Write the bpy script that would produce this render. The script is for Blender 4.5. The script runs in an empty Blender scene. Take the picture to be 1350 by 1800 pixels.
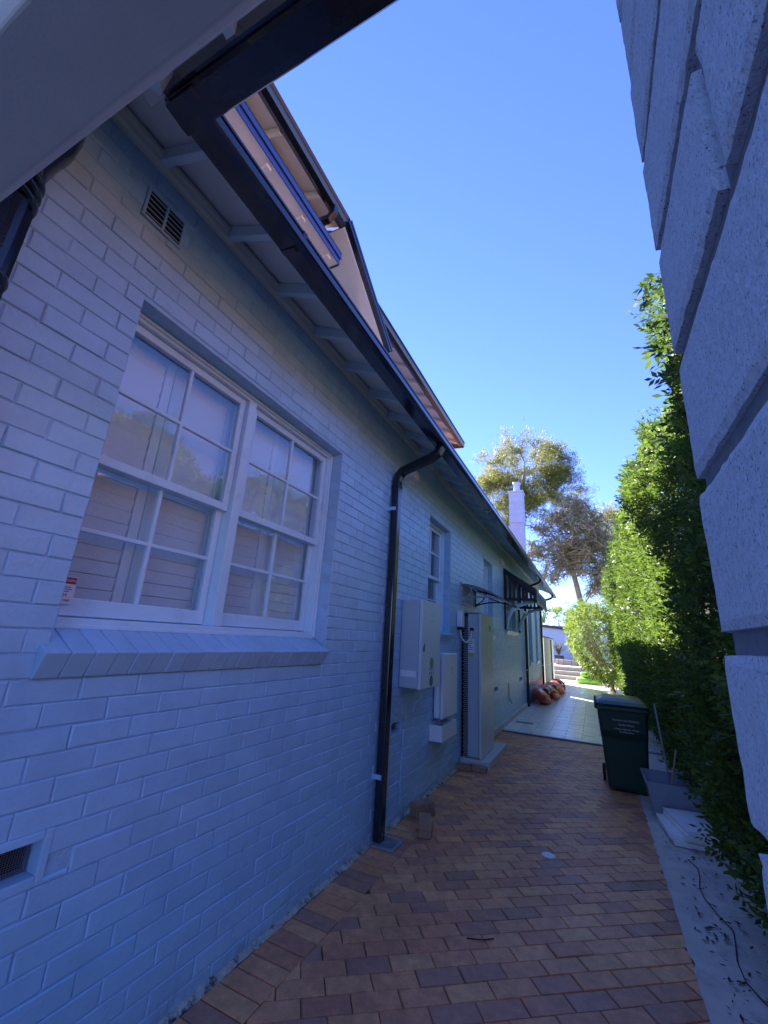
import bpy, math, random
import numpy as np
from mathutils import Matrix, Vector, noise as mnoise
random.seed(7); rng = np.random.default_rng(7)
D = bpy.data; S = bpy.context.scene; COL = S.collection
R = math.radians

# ------------------------------------------------------------------ camera
CAM = Vector((1.812, 0.0, 1.669))
yaw, pit, rol = -0.46299, 0.290567, 0.061894
fw = Vector((math.sin(yaw)*math.cos(pit), math.cos(yaw)*math.cos(pit), math.sin(pit)))
rt = fw.cross(Vector((0, 0, 1))).normalized(); up = rt.cross(fw)
r2 = math.cos(rol)*rt + math.sin(rol)*up; u2 = -math.sin(rol)*rt + math.cos(rol)*up
cam = D.cameras.new('camera'); camo = D.objects.new('camera', cam); COL.objects.link(camo)
cam.sensor_fit = 'VERTICAL'; cam.sensor_height = 36; cam.lens = 733.3*36/1800
cam.clip_start = 0.01; cam.clip_end = 2000
mw = Matrix((r2, u2, -fw)).transposed().to_4x4(); mw.translation = CAM; camo.matrix_world = mw
S.camera = camo
S.render.resolution_x, S.render.resolution_y = 768, 1024

# ------------------------------------------------------------------ sky, sun, exposure
SUN_AZ, SUN_EL = 45, 34            # degrees left of +y, elevation
w = D.worlds.new('World'); S.world = w; w.use_nodes = True
nt = w.node_tree; nt.nodes.clear()
sky = nt.nodes.new('ShaderNodeTexSky'); sky.sky_type = 'NISHITA'; sky.sun_disc = False
sky.sun_elevation = R(SUN_EL); sky.sun_rotation = R(-SUN_AZ); sky.air_density = 0.9; sky.dust_density = 0.0; sky.ozone_density = 3.0
bg = nt.nodes.new('ShaderNodeBackground'); bg.inputs[1].default_value = 0.102
wo = nt.nodes.new('ShaderNodeOutputWorld'); hsv = nt.nodes.new('ShaderNodeMixRGB'); hsv.blend_type = 'MULTIPLY'; hsv.inputs[0].default_value = 1; hsv.inputs[2].default_value = (.47, .53, .96, 1); nt.links.new(sky.outputs[0], hsv.inputs[1]); nt.links.new(hsv.outputs[0], bg.inputs[0]); nt.links.new(bg.outputs[0], wo.inputs[0])
sd = Vector((-math.sin(R(SUN_AZ))*math.cos(R(SUN_EL)), math.cos(R(SUN_AZ))*math.cos(R(SUN_EL)), math.sin(R(SUN_EL))))
sl = D.lights.new('sun', 'SUN'); sl.energy = 5.0; sl.angle = R(0.55); sl.color = (1, 0.93, 0.82)
so = D.objects.new('sun', sl); COL.objects.link(so); so.rotation_euler = sd.to_track_quat('Z', 'Y').to_euler()
S.view_settings.view_transform = 'Standard'; S.view_settings.look = 'None'
S.view_settings.exposure = 2.4; S.view_settings.gamma = 1

# ------------------------------------------------------------------ materials
def nodes(name):
    m = D.materials.new(name); m.use_nodes = True
    n = m.node_tree; b = n.nodes['Principled BSDF']; return m, n, b
def mat(name, col, rough=0.6, bdist=.01, metal=0.0, var=0.0, nscale=8, bump=0.0, bscale=60, rnd=0.0, spec=0.5, dirt=None, stretch=None, wet=0):
    m, n, b = nodes(name); L = n.links
    b.inputs['Roughness'].default_value = rough; b.inputs['Metallic'].default_value = metal
    b.inputs['Specular IOR Level'].default_value = spec
    tc = n.nodes.new('ShaderNodeTexCoord'); gp = n.nodes.new('ShaderNodeNewGeometry')
    src = gp.outputs['Position']
    if stretch:
        mp = n.nodes.new('ShaderNodeMapping'); mp.inputs['Scale'].default_value = stretch; L.new(src, mp.inputs[0]); src = mp.outputs[0]
    c = None
    rgb = n.nodes.new('ShaderNodeRGB'); rgb.outputs[0].default_value = (*col, 1); c = rgb.outputs[0]
    if rnd:
        oi = n.nodes.new('ShaderNodeObjectInfo'); ad = n.nodes.new('ShaderNodeMath'); ad.operation = 'ADD'
        L.new(oi.outputs['Random'], ad.inputs[0]); L.new(gp.outputs['Random Per Island'], ad.inputs[1])
        fr = n.nodes.new('ShaderNodeMath'); fr.operation = 'FRACT'; L.new(ad.outputs[0], fr.inputs[0])
        mr = n.nodes.new('ShaderNodeMapRange'); mr.inputs[3].default_value = 1-rnd; mr.inputs[4].default_value = 1+rnd; L.new(fr.outputs[0], mr.inputs[0])
        hs = n.nodes.new('ShaderNodeHueSaturation'); L.new(c, hs.inputs['Color']); L.new(mr.outputs[0], hs.inputs['Value']); c = hs.outputs[0]
    if var:
        no = n.nodes.new('ShaderNodeTexNoise'); no.inputs['Scale'].default_value = nscale; no.inputs['Detail'].default_value = 6; no.inputs['Roughness'].default_value = .65; L.new(src, no.inputs[0])
        mr = n.nodes.new('ShaderNodeMapRange'); mr.inputs[1].default_value = .3; mr.inputs[2].default_value = .7; mr.inputs[3].default_value = 1-var; mr.inputs[4].default_value = 1+var; L.new(no.outputs[0], mr.inputs[0])
        hs = n.nodes.new('ShaderNodeHueSaturation'); L.new(c, hs.inputs['Color']); L.new(mr.outputs[0], hs.inputs['Value']); c = hs.outputs[0]
        rr = n.nodes.new('ShaderNodeMapRange'); rr.inputs[3].default_value = max(0, rough-.12); rr.inputs[4].default_value = min(1, rough+.12); L.new(no.outputs[0], rr.inputs[0]); L.new(rr.outputs[0], b.inputs['Roughness'])
    if dirt:
        dc, ds, lo, hi = dirt
        no = n.nodes.new('ShaderNodeTexNoise'); no.inputs['Scale'].default_value = ds; no.inputs['Detail'].default_value = 8; no.inputs['Roughness'].default_value = .7; L.new(src, no.inputs[0])
        mr = n.nodes.new('ShaderNodeMapRange'); mr.inputs[1].default_value = lo; mr.inputs[2].default_value = hi; L.new(no.outputs[0], mr.inputs[0])
        mx = n.nodes.new('ShaderNodeMixRGB'); mx.inputs[2].default_value = (*dc, 1); L.new(mr.outputs[0], mx.inputs[0]); L.new(c, mx.inputs[1]); c = mx.outputs[0]
    if wet:
        sp = n.nodes.new('ShaderNodeSeparateXYZ'); L.new(gp.outputs['Position'], sp.inputs[0]); no = n.nodes.new('ShaderNodeTexNoise'); no.inputs['Scale'].default_value = 9; no.inputs['Detail'].default_value = 8; no.inputs['Roughness'].default_value = .75; L.new(gp.outputs['Position'], no.inputs[0])
        ma = n.nodes.new('ShaderNodeMath'); ma.operation = 'MULTIPLY_ADD'; ma.inputs[1].default_value = -1.6; L.new(sp.outputs[2], ma.inputs[0]); L.new(no.outputs[0], ma.inputs[2])
        mr = n.nodes.new('ShaderNodeMapRange'); mr.inputs[1].default_value = .36; mr.inputs[2].default_value = .62; mr.inputs[4].default_value = wet; L.new(ma.outputs[0], mr.inputs[0])
        mx = n.nodes.new('ShaderNodeMixRGB'); mx.inputs[2].default_value = (.20, .22, .20, 1); L.new(mr.outputs[0], mx.inputs[0]); L.new(c, mx.inputs[1]); c = mx.outputs[0]
    L.new(c, b.inputs['Base Color'])
    if bump:
        no = n.nodes.new('ShaderNodeTexNoise'); no.inputs['Scale'].default_value = bscale; no.inputs['Detail'].default_value = 5; L.new(src, no.inputs[0])
        bu = n.nodes.new('ShaderNodeBump'); bu.inputs['Strength'].default_value = bump; bu.inputs['Distance'].default_value = bdist; L.new(no.outputs[0], bu.inputs['Height']); L.new(bu.outputs[0], b.inputs['Normal'])
    return m
M = {}
M['paint'] = mat('painted_brick', (.385, .60, .77), .36, var=.07, nscale=5, bump=.35, bscale=45, rnd=.05, wet=.55, dirt=((.30, .48, .62), 3.5, .58, .84))
M['mortar'] = mat('painted_mortar', (.36, .56, .72), .40, var=.10, nscale=14, bump=.5, bscale=60)
M['white'] = mat('white_gloss_paint', (.60, .79, .90), .30, var=.04, nscale=6)
M['shutter'] = mat('shutter_white', (.76, .88, .95), .42)
M['soffit'] = mat('soffit_paint', (.76, .82, .82), .6, var=.06, nscale=4)
M['trim'] = mat('cornice_paint', (.70, .74, .62), .5, var=.06, nscale=7)
M['usoffit'] = mat('upper_soffit_paint', (.74, .71, .66), .6, var=.06, nscale=4)
M['gutter'] = mat('night_steel', (.012, .015, .026), .17, var=.1, nscale=3, spec=.6)
M['hoodmetal'] = mat('sky_tinted_flashing', (.06, .09, .22), .22, metal=.4)  # blue colour stands in for the sky mirrored in the flashing
M['brownfascia'] = mat('brown_fascia', (.10, .05, .04), .45)
M['beam'] = mat('grey_beam_paint', (.52, .52, .51), .55, var=.05, nscale=9, bump=.1, bscale=160)
M['terracotta'] = mat('terracotta_tiles', (.36, .13, .07), .75, var=.25, nscale=9, bump=.4, bscale=12)
M['rough'] = mat('rough_pier_brick', (.47, .56, .67), .85, var=.16, nscale=260, bump=.7, bscale=640, bdist=.0012, dirt=((.13, .16, .22), 620, .56, .62), stretch=(1, 1, .8))
M['roughjoint'] = mat('pier_joint', (.15, .17, .21), .9, var=.2, nscale=90, bump=.8, bscale=260, bdist=.002)
M['mesh_dark'] = mat('dark_void', (.01, .01, .012), .9)
M['wire'] = mat('galvanised_wire', (.30, .31, .32), .4, metal=.8)
M['steelgrey'] = mat('grey_powdercoat', (.42, .50, .54), .42, var=.03, nscale=5)
M['cream'] = mat('pale_powdercoat', (.58, .65, .66), .38, var=.03, nscale=5)
M['abs'] = mat('white_plastic', (.74, .76, .78), .35)
M['label'] = mat('printed_label', (.72, .74, .76), .5)
M['ink'] = mat('dark_ink', (.02, .025, .05), .5)
M['redink'] = mat('red_ink', (.35, .02, .03), .5)
M['greenink'] = mat('green_ink', (.10, .28, .12), .5)
M['tealink'] = mat('teal_ink', (.04, .16, .13), .5)
M['yellow'] = mat('yellow_tag', (.55, .42, .08), .5)
M['concrete'] = mat('concrete', (.62, .55, .45), .85, var=.16, nscale=5, bump=.3, bscale=90, dirt=((.22, .20, .18), 4, .55, .8))
M['pad'] = mat('concrete_pad', (.56, .54, .50), .8, var=.08, nscale=7, bump=.2, bscale=110)
M['joint'] = mat('sand_joint', (.11, .085, .07), .95, var=.3, nscale=40, bump=.4, bscale=150)
M['edge_mortar'] = mat('edge_mortar', (.50, .46, .37), .9, var=.3, nscale=25, bump=.8, bscale=70, dirt=((.07, .06, .05), 12, .5, .62))
M['tile'] = mat('pale_terrace_tile', (.86, .82, .71), .22, var=.10, nscale=3, rnd=.07, stretch=(1, 3, 1), bump=.25, bscale=18)
M['tilegrout'] = mat('tile_grout', (.25, .25, .24), .8)
M['binbody'] = mat('bin_green_plastic', (.010, .045, .030), .42, var=.08, nscale=8)
M['binlid'] = mat('bin_lid_plastic', (.016, .065, .045), .35, var=.1, nscale=6)
M['tyre'] = mat('black_rubber', (.012, .012, .012), .8)
M['board'] = mat('white_board', (.84, .82, .78), .55, var=.06, nscale=9, dirt=((.35, .33, .3), 14, .62, .8))
M['pole'] = mat('steel_pole', (.35, .36, .38), .35, metal=.6)
M['wood'] = mat('pale_wood', (.38, .28, .17), .6, var=.1, nscale=20)
M['loose'] = mat('loose_paver', (.36, .21, .13), .85, var=.2, nscale=18, bump=.5, bscale=90)
M['kayak'] = mat('kayak_red', (.52, .045, .02), .3, var=.08, nscale=2.5)
M['kayakin'] = mat('kayak_dark_red', (.14, .008, .014), .4)
M['lime'] = mat('lime_vinyl', (.26, .50, .07), .35)
M['stone'] = mat('sandstone', (.45, .38, .28), .8, var=.12, nscale=4, bump=.2, bscale=40)
M['rear'] = mat('rear_wall_paint', (.50, .54, .68), .6, var=.05, nscale=3)
M['chimney'] = mat('chimney_paint', (.46, .54, .68), .6, var=.06, nscale=5, rnd=.06)
M['fencegrey'] = mat('fence_cream', (.68, .66, .58), .6, var=.06, nscale=4)
M['bark'] = mat('gum_bark', (.42, .35, .28), .85, var=.3, nscale=3, bump=.6, bscale=12)
M['barkgrey'] = mat('grey_bark', (.34, .25, .175), .9, var=.3, nscale=3)
M['twig'] = mat('dark_twigs', (.035, .030, .018), .95)
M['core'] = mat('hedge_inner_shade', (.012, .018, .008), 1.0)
M['litter'] = mat('dry_leaf', (.06, .045, .025), .9, rnd=.5)
M['grass'] = mat('lawn', (.07, .09, .03), .95, var=.3, nscale=3)
M['fence_alu'] = mat('fence_metal', (.04, .04, .045), .5)
M['striped'] = mat('awning_black', (.012, .012, .016), .4)
M['alu'] = mat('grey_alloy', (.42, .44, .47), .35, metal=.5)
M['brass'] = mat('brass', (.45, .32, .12), .3, metal=.9)
M['interior'] = mat('room_wall', (.20, .20, .20), .9)
M['curtain'] = mat('curtain', (.35, .35, .36), .9)

def paver_mat():
    m, n, b = nodes('clay_paver'); L = n.links
    g = n.nodes.new('ShaderNodeNewGeometry'); oi = n.nodes.new('ShaderNodeObjectInfo')
    ad = n.nodes.new('ShaderNodeMath'); ad.operation = 'ADD'; L.new(oi.outputs['Random'], ad.inputs[0]); L.new(g.outputs['Random Per Island'], ad.inputs[1])
    fr = n.nodes.new('ShaderNodeMath'); fr.operation = 'FRACT'; L.new(ad.outputs[0], fr.inputs[0])
    cr = n.nodes.new('ShaderNodeValToRGB'); e = cr.color_ramp; e.elements[0].color = (.45, .225, .135, 1); e.elements[1].color = (.31, .165, .115, 1)
    for p, c in ((.2, (.50, .28, .16, 1)), (.42, (.41, .20, .125, 1)), (.6, (.47, .25, .15, 1)), (.74, (.39, .19, .12, 1)), (.88, (.31, .17, .12, 1))):
        k = e.elements.new(p); k.color = c
    L.new(fr.outputs[0], cr.inputs[0])
    no = n.nodes.new('ShaderNodeTexNoise'); no.inputs['Scale'].default_value = 14; no.inputs['Detail'].default_value = 7; no.inputs['Roughness'].default_value = .7; L.new(g.outputs['Position'], no.inputs[0])
    mr = n.nodes.new('ShaderNodeMapRange'); mr.inputs[1].default_value = .3; mr.inputs[2].default_value = .7; mr.inputs[3].default_value = 1.02; mr.inputs[4].default_value = 1.72; L.new(no.outputs[0], mr.inputs[0])
    hs = n.nodes.new('ShaderNodeHueSaturation'); L.new(cr.outputs[0], hs.inputs['Color']); L.new(mr.outputs[0], hs.inputs['Value']); hs.inputs['Saturation'].default_value = 1.18
    n2 = n.nodes.new('ShaderNodeTexNoise'); n2.inputs['Scale'].default_value = 2.2; n2.inputs['Detail'].default_value = 9; n2.inputs['Roughness'].default_value = .75; L.new(g.outputs['Position'], n2.inputs[0])
    m2 = n.nodes.new('ShaderNodeMapRange'); m2.inputs[1].default_value = .62; m2.inputs[2].default_value = .78; m2.inputs[4].default_value = .55; L.new(n2.outputs[0], m2.inputs[0])
    mx = n.nodes.new('ShaderNodeMixRGB'); mx.inputs[2].default_value = (.50, .40, .30, 1); L.new(m2.outputs[0], mx.inputs[0]); L.new(hs.outputs[0], mx.inputs[1])
    n4 = n.nodes.new('ShaderNodeTexNoise'); n4.inputs['Scale'].default_value = 1.3; n4.inputs['Detail'].default_value = 6; n4.inputs['Roughness'].default_value = .7; L.new(g.outputs['Position'], n4.inputs[0])
    m4 = n.nodes.new('ShaderNodeMapRange'); m4.inputs[1].default_value = .32; m4.inputs[2].default_value = .6; m4.inputs[3].default_value = .88; m4.inputs[4].default_value = 1.22; L.new(n4.outputs[0], m4.inputs[0])
    h4 = n.nodes.new('ShaderNodeHueSaturation'); L.new(mx.outputs[0], h4.inputs['Color']); L.new(m4.outputs[0], h4.inputs['Value'])
    L.new(h4.outputs[0], b.inputs['Base Color']); b.inputs['Roughness'].default_value = .5
    bu = n.nodes.new('ShaderNodeBump'); bu.inputs['Strength'].default_value = .35; bu.inputs['Distance'].default_value = .004; n3 = n.nodes.new('ShaderNodeTexNoise'); n3.inputs['Scale'].default_value = 90; L.new(g.outputs['Position'], n3.inputs[0]); L.new(n3.outputs[0], bu.inputs['Height']); L.new(bu.outputs[0], b.inputs['Normal'])
    return m
M['paver'] = paver_mat()
def leaf_mat(name, dark, light, trans=.35, rough=.35):
    m = D.materials.new(name); m.use_nodes = True; n = m.node_tree; L = n.links; n.nodes.clear()
    o = n.nodes.new('ShaderNodeOutputMaterial'); g = n.nodes.new('ShaderNodeNewGeometry')
    cr = n.nodes.new('ShaderNodeValToRGB'); cr.color_ramp.elements[0].color = (*dark, 1); cr.color_ramp.elements[1].color = (*light, 1); L.new(g.outputs['Random Per Island'], cr.inputs[0])
    b = n.nodes.new('ShaderNodeBsdfPrincipled'); b.inputs['Roughness'].default_value = rough; b.inputs['Specular IOR Level'].default_value = .3; L.new(cr.outputs[0], b.inputs['Base Color'])
    t = n.nodes.new('ShaderNodeBsdfTranslucent'); hs = n.nodes.new('ShaderNodeHueSaturation'); hs.inputs['Value'].default_value = 1.7; hs.inputs['Hue'].default_value = .485; L.new(cr.outputs[0], hs.inputs['Color']); L.new(hs.outputs[0], t.inputs[0])
    mx = n.nodes.new('ShaderNodeMixShader'); mx.inputs[0].default_value = trans; L.new(b.outputs[0], mx.inputs[1]); L.new(t.outputs[0], mx.inputs[2]); L.new(mx.outputs[0], o.inputs[0]); return m
M['leaf'] = leaf_mat('hedge_leaf', (.028, .070, .014), (.12, .20, .03), .38, .5)
M['gumleaf'] = leaf_mat('gum_leaf', (.10, .125, .03), (.24, .235, .06), .40, .55)
M['dullleaf'] = leaf_mat('dull_leaf', (.07, .08, .03), (.17, .16, .06), .25, .6)
M['shrubleaf'] = leaf_mat('shrub_leaf', (.07, .135, .02), (.19, .26, .04), .35, .5)
def glass_mat():
    m = D.materials.new('window_glass'); m.use_nodes = True; n = m.node_tree; L = n.links; n.nodes.clear()
    o = n.nodes.new('ShaderNodeOutputMaterial'); lw = n.nodes.new('ShaderNodeLayerWeight'); pw = n.nodes.new('ShaderNodeMath'); pw.operation = 'POWER'; pw.inputs[1].default_value = 4.5; L.new(lw.outputs['Facing'], pw.inputs[0])
    f = n.nodes.new('ShaderNodeMath'); f.operation = 'MULTIPLY_ADD'; f.inputs[1].default_value = .85; f.inputs[2].default_value = .085; L.new(pw.outputs[0], f.inputs[0])
    t = n.nodes.new('ShaderNodeBsdfTransparent'); t.inputs[0].default_value = (.97, .98, .98, 1); g = n.nodes.new('ShaderNodeBsdfGlossy'); g.inputs['Roughness'].default_value = .015
    no = n.nodes.new('ShaderNodeTexNoise'); no.inputs['Scale'].default_value = 3; ge = n.nodes.new('ShaderNodeNewGeometry'); L.new(ge.outputs['Position'], no.inputs[0])
    bu = n.nodes.new('ShaderNodeBump'); bu.inputs['Strength'].default_value = .06; bu.inputs['Distance'].default_value = .02; L.new(no.outputs[0], bu.inputs['Height']); L.new(bu.outputs[0], g.inputs['Normal'])
    mx = n.nodes.new('ShaderNodeMixShader'); L.new(f.outputs[0], mx.inputs[0]); L.new(t.outputs[0], mx.inputs[1]); L.new(g.outputs[0], mx.inputs[2]); L.new(mx.outputs[0], o.inputs[0]); return m
M['glass'] = glass_mat()
def clear_mat(name, col, a, rough=.25):
    m, n, b = nodes(name); b.inputs['Base Color'].default_value = (*col, 1); b.inputs['Roughness'].default_value = rough; b.inputs['Alpha'].default_value = a; return m
M['tub'] = clear_mat('translucent_tub', (.36, .41, .47), .78)
M['poly'] = clear_mat('smoked_polycarbonate', (.10, .11, .13), .78, .15)

# ------------------------------------------------------------------ builders
WLOC = {}
def link(o, parent):
    COL.objects.link(o)
    if parent is not None: o.parent = parent
def empty(name, loc, parent=None, label=None, cat=None, group=None, kind=None):
    o = D.objects.new(name, None); o.empty_display_size = .1; loc = Vector(loc); link(o, parent)
    o.location = loc - (WLOC[parent.name] if parent else Vector()); WLOC[o.name] = loc
    tag(o, label, cat, group, kind); return o
def tag(o, label=None, cat=None, group=None, kind=None):
    if label: o['label'] = label
    if cat: o['category'] = cat
    if group: o['group'] = group
    if kind: o['kind'] = kind
    return o
class MB:
    def __init__(s): s.v = []; s.f = []
    def add(s, vs, fs):
        b = len(s.v); s.v += [tuple(v) for v in vs]; s.f += [tuple(b+i for i in f) for f in fs]; return s
    def box(s, x0, x1, y0, y1, z0, z1):
        return s.add([(x0,y0,z0),(x1,y0,z0),(x1,y1,z0),(x0,y1,z0),(x0,y0,z1),(x1,y0,z1),(x1,y1,z1),(x0,y1,z1)],
                     [(3,2,1,0),(4,5,6,7),(0,1,5,4),(1,2,6,5),(2,3,7,6),(3,0,4,7)])
    def hexa(s, p): return s.add(p, [(3,2,1,0),(4,5,6,7),(0,1,5,4),(1,2,6,5),(2,3,7,6),(3,0,4,7)])
    def bar(s, a, b, wx, h, upv=(0, 0, 1)):            # rectangular bar a->b
        a, b = Vector(a), Vector(b); d = (b-a).normalized(); u = Vector(upv); sd_ = d.cross(u).normalized(); u = sd_.cross(d)
        p = []
        for q in (a, b):
            p.append([q - sd_*wx/2 - u*h/2, q + sd_*wx/2 - u*h/2, q + sd_*wx/2 + u*h/2, q - sd_*wx/2 + u*h/2])
        return s.add(p[0]+p[1], [(3,2,1,0),(4,5,6,7),(0,1,5,4),(1,2,6,5),(2,3,7,6),(3,0,4,7)])
    def prism(s, poly, axis, a, b):                    # closed polygon extruded along axis
        n = len(poly)
        def pt(q, t): return (t, q[0], q[1]) if axis == 'x' else ((q[0], t, q[1]) if axis == 'y' else (q[0], q[1], t))
        s.add([pt(q, a) for q in poly] + [pt(q, b) for q in poly], [tuple(range(n))[::-1], tuple(range(n, 2*n))] + [(i, (i+1) % n, n+(i+1) % n, n+i) for i in range(n)]); return s
    def tube(s, pts, r, n=8, cap=True, sq=None):
        pts = [Vector(p) for p in pts]; rs = r if isinstance(r, (list, tuple)) else [r]*len(pts); b0 = len(s.v); ref = None
        for i, p in enumerate(pts):
            d = (pts[min(i+1, len(pts)-1)] - pts[max(i-1, 0)]).normalized()
            if ref is None: ref = Vector((0, 0, 1)) if abs(d.z) < .9 else Vector((0, 1, 0))
            a = d.cross(ref).normalized(); c = a.cross(d); ref = c
            for k in range(n):
                t = 2*math.pi*(k+.5)/n; s.v.append(tuple(p + (a*math.cos(t)*(sq[0] if sq else 1) + c*math.sin(t)*(sq[1] if sq else 1))*rs[i]))
        for i in range(len(pts)-1):
            for k in range(n): s.f.append((b0+i*n+k, b0+i*n+(k+1) % n, b0+(i+1)*n+(k+1) % n, b0+(i+1)*n+k))
        if cap: s.f.append(tuple(b0+k for k in range(n))[::-1]); s.f.append(tuple(b0+(len(pts)-1)*n+k for k in range(n)))
        return s
    def lathe(s, prof, c, n=20):
        b0 = len(s.v)
        for r, z in prof:
            for k in range(n): t = 2*math.pi*k/n; s.v.append((c[0]+r*math.cos(t), c[1]+r*math.sin(t), c[2]+z))
        for i in range(len(prof)-1):
            for k in range(n): s.f.append((b0+i*n+k, b0+i*n+(k+1) % n, b0+(i+1)*n+(k+1) % n, b0+(i+1)*n+k))
        s.f.append(tuple(b0+k for k in range(n))[::-1]); s.f.append(tuple(b0+(len(prof)-1)*n+k for k in range(n))); return s
    def build(s, name, m, parent=None, bevel=0, smooth=False, seg=2, kind=None):
        a = np.array(s.v, float); c = Vector(((a[:,0].min()+a[:,0].max())/2, (a[:,1].min()+a[:,1].max())/2, a[:,2].min()))
        me = D.meshes.new(name); me.from_pydata((a - np.array(c)).tolist(), [], s.f); me.validate(); me.update(); me.materials.append(M[m] if isinstance(m, str) else m)
        if smooth:
            me.polygons.foreach_set('use_smooth', [True]*len(me.polygons)); me.update()
        o = D.objects.new(name, me); link(o, parent); o.location = c - (WLOC[parent.name] if parent else Vector()); WLOC[o.name] = c
        if bevel:
            b = o.modifiers.new('bevel', 'BEVEL'); b.width = bevel; b.segments = seg; b.limit_method = 'ANGLE'; b.angle_limit = R(40)
        if kind: o['kind'] = kind
        return o
def npmesh(name, V, F4, m, parent=None, loc=(0, 0, 0)):       # big quad/tri mesh from numpy (faces all the same size)
    k = F4.shape[1]; me = D.meshes.new(name); me.vertices.add(len(V)); me.vertices.foreach_set('co', V.astype(np.float32).ravel())
    me.loops.add(F4.size); me.loops.foreach_set('vertex_index', F4.astype(np.int32).ravel())
    me.polygons.add(len(F4)); me.polygons.foreach_set('loop_start', (np.arange(len(F4))*k).astype(np.int32)); me.polygons.foreach_set('loop_total', np.full(len(F4), k, np.int32))
    me.update(calc_edges=True); me.materials.append(M[m]); o = D.objects.new(name, me); link(o, parent)
    loc = Vector(loc); o.location = loc - (WLOC[parent.name] if parent else Vector()); WLOC[o.name] = loc
    return o
def copy_mesh(name, me, loc, parent, rotz=0):
    o = D.objects.new(name, me); link(o, parent); loc = Vector(loc); o.location = loc - (WLOC[parent.name] if parent else Vector()); WLOC[o.name] = loc
    if rotz: o.rotation_euler.z = rotz
    return o
def text(name, s, size, loc, X, Y, m, parent, align='CENTER'):
    cu = D.curves.new(name, 'FONT'); cu.body = s; cu.size = size; cu.align_x = align; cu.align_y = 'CENTER'; cu.extrude = .0004; cu.resolution_u = 2
    t = D.objects.new(name, cu); COL.objects.link(t); dg = bpy.context.evaluated_depsgraph_get(); me = D.meshes.new_from_object(t.evaluated_get(dg)); D.objects.remove(t)
    X, Y = Vector(X), Vector(Y); me.transform(Matrix((X, Y, X.cross(Y))).transposed().to_4x4()); me.materials.clear(); me.materials.append(M[m])
    return copy_mesh(name, me, loc, parent)

# ------------------------------------------------------------------ ground
g = MB().add([(-400, -400, -.09), (400, -400, -.09), (400, 400, -.09), (-400, 400, -.09)], [(0, 1, 2, 3)]).build('ground', 'grass'); g['kind'] = 'structure'
pav = MB().box(.02, 2.20, -1.6, 9.42, -.08, -.012).build('brick_paving', 'joint'); pav['kind'] = 'structure'
PA = R(37.0); PL, PW, PT = .238, .1145, .05
ca, sa = math.cos(PA), math.sin(PA)
def clip(poly, ax, val, keep):
    out = []; n = len(poly)
    for i in range(n):
        a, b = poly[i], poly[(i+1) % n]; ia = (a[ax]-val)*keep >= 0; ib = (b[ax]-val)*keep >= 0
        if ia: out.append(a)
        if ia != ib:
            t = (val-a[ax])/(b[ax]-a[ax]); out.append((a[0]+t*(b[0]-a[0]), a[1]+t*(b[1]-a[1])))
    return out
def paver_prism(mb, poly, dz, tilt):
    cx = sum(p[0] for p in poly)/len(poly); cy = sum(p[1] for p in poly)/len(poly); n = len(poly)
    def ins(p, d): l = math.hypot(p[0]-cx, p[1]-cy) or 1; return (p[0]-(p[0]-cx)/l*d, p[1]-(p[1]-cy)/l*d)
    z = lambda p: dz + tilt[0]*(p[0]-cx) + tilt[1]*(p[1]-cy)
    A = [(p[0], p[1], -.05) for p in poly]; B = [(p[0], p[1], z(p)-.004) for p in poly]; C = [(*ins(p, .005), z(p)) for p in poly]
    mb.add(A+B+C, [tuple(2*n+i for i in range(n))] + [(i, (i+1) % n, n+(i+1) % n, n+i) for i in range(n)] + [(n+i, n+(i+1) % n, 2*n+(i+1) % n, 2*n+i) for i in range(n)])
pieces = []
for row in range(-30, 95):
    for k in range(-14, 42):
        u0 = k*PL + (PL/2 if row % 2 else 0); v0 = row*PW; gap = .0022 + random.uniform(-.001, .0015)
        q = [(u0+gap, v0+gap), (u0+PL-gap, v0+gap), (u0+PL-gap, v0+PW-gap), (u0+gap, v0+PW-gap)]
        q = [(a*ca - b*sa, a*sa + b*ca) for a, b in q]
        for ax, val, kp in ((0, .30, 1), (0, 2.195, -1), (1, -1.55, 1), (1, 9.405, -1)):
            if q: q = clip(q, ax, val, kp)
        if len(q) >= 3:
            ar = .5*abs(sum(q[i][0]*q[(i+1) % len(q)][1]-q[(i+1) % len(q)][0]*q[i][1] for i in range(len(q))))
            if ar > .0012: pieces.append(q)
y = -1.5
while y < 9.35:                                         # header course along the wall
    pieces.append([(.036, y+.004), (.296, y+.004), (.296, y+.111), (.036, y+.111)]); y += .115
def dist(q): return math.hypot(sum(p[0] for p in q)/len(q)-1.3, sum(p[1] for p in q)/len(q)-2.2) + (50 if sum(p[1] for p in q)/len(q) < 1.3 else 0)
pieces.sort(key=dist); rest = MB()
for i, q in enumerate(pieces):
    a = (random.gauss(0, .0012), (random.gauss(0, .006), random.gauss(0, .006)))
    if i < 300:
        mb = MB(); paver_prism(mb, q, *a); mb.build('paver', 'paver', pav)
    else: paver_prism(rest, q, *a)
rest.build('paver_field', 'paver', pav, kind='stuff')
em = MB()                                               # ragged mortar fillet at the foot of the wall
yy = -1.5; prev = None
while yy < 9.4:
    wv = .022 + .012*mnoise.noise(Vector((yy*3.1, 2, 0))) + random.uniform(-.006, .006); hv = .006 + .010*abs(mnoise.noise(Vector((yy*4.3, 7, 0)))) + random.uniform(0, .005)
    cur = [(-.01, yy, hv+.008), (wv*.5, yy, hv), (wv+.012, yy, -.004)]
    if prev: em.add(prev+cur, [(0, 1, 4, 3), (1, 2, 5, 4)])
    prev = cur; yy += .035
em.build('mortar_fillet', 'edge_mortar', pav)
cs = MB()
nx, ny = 8, 140
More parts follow.
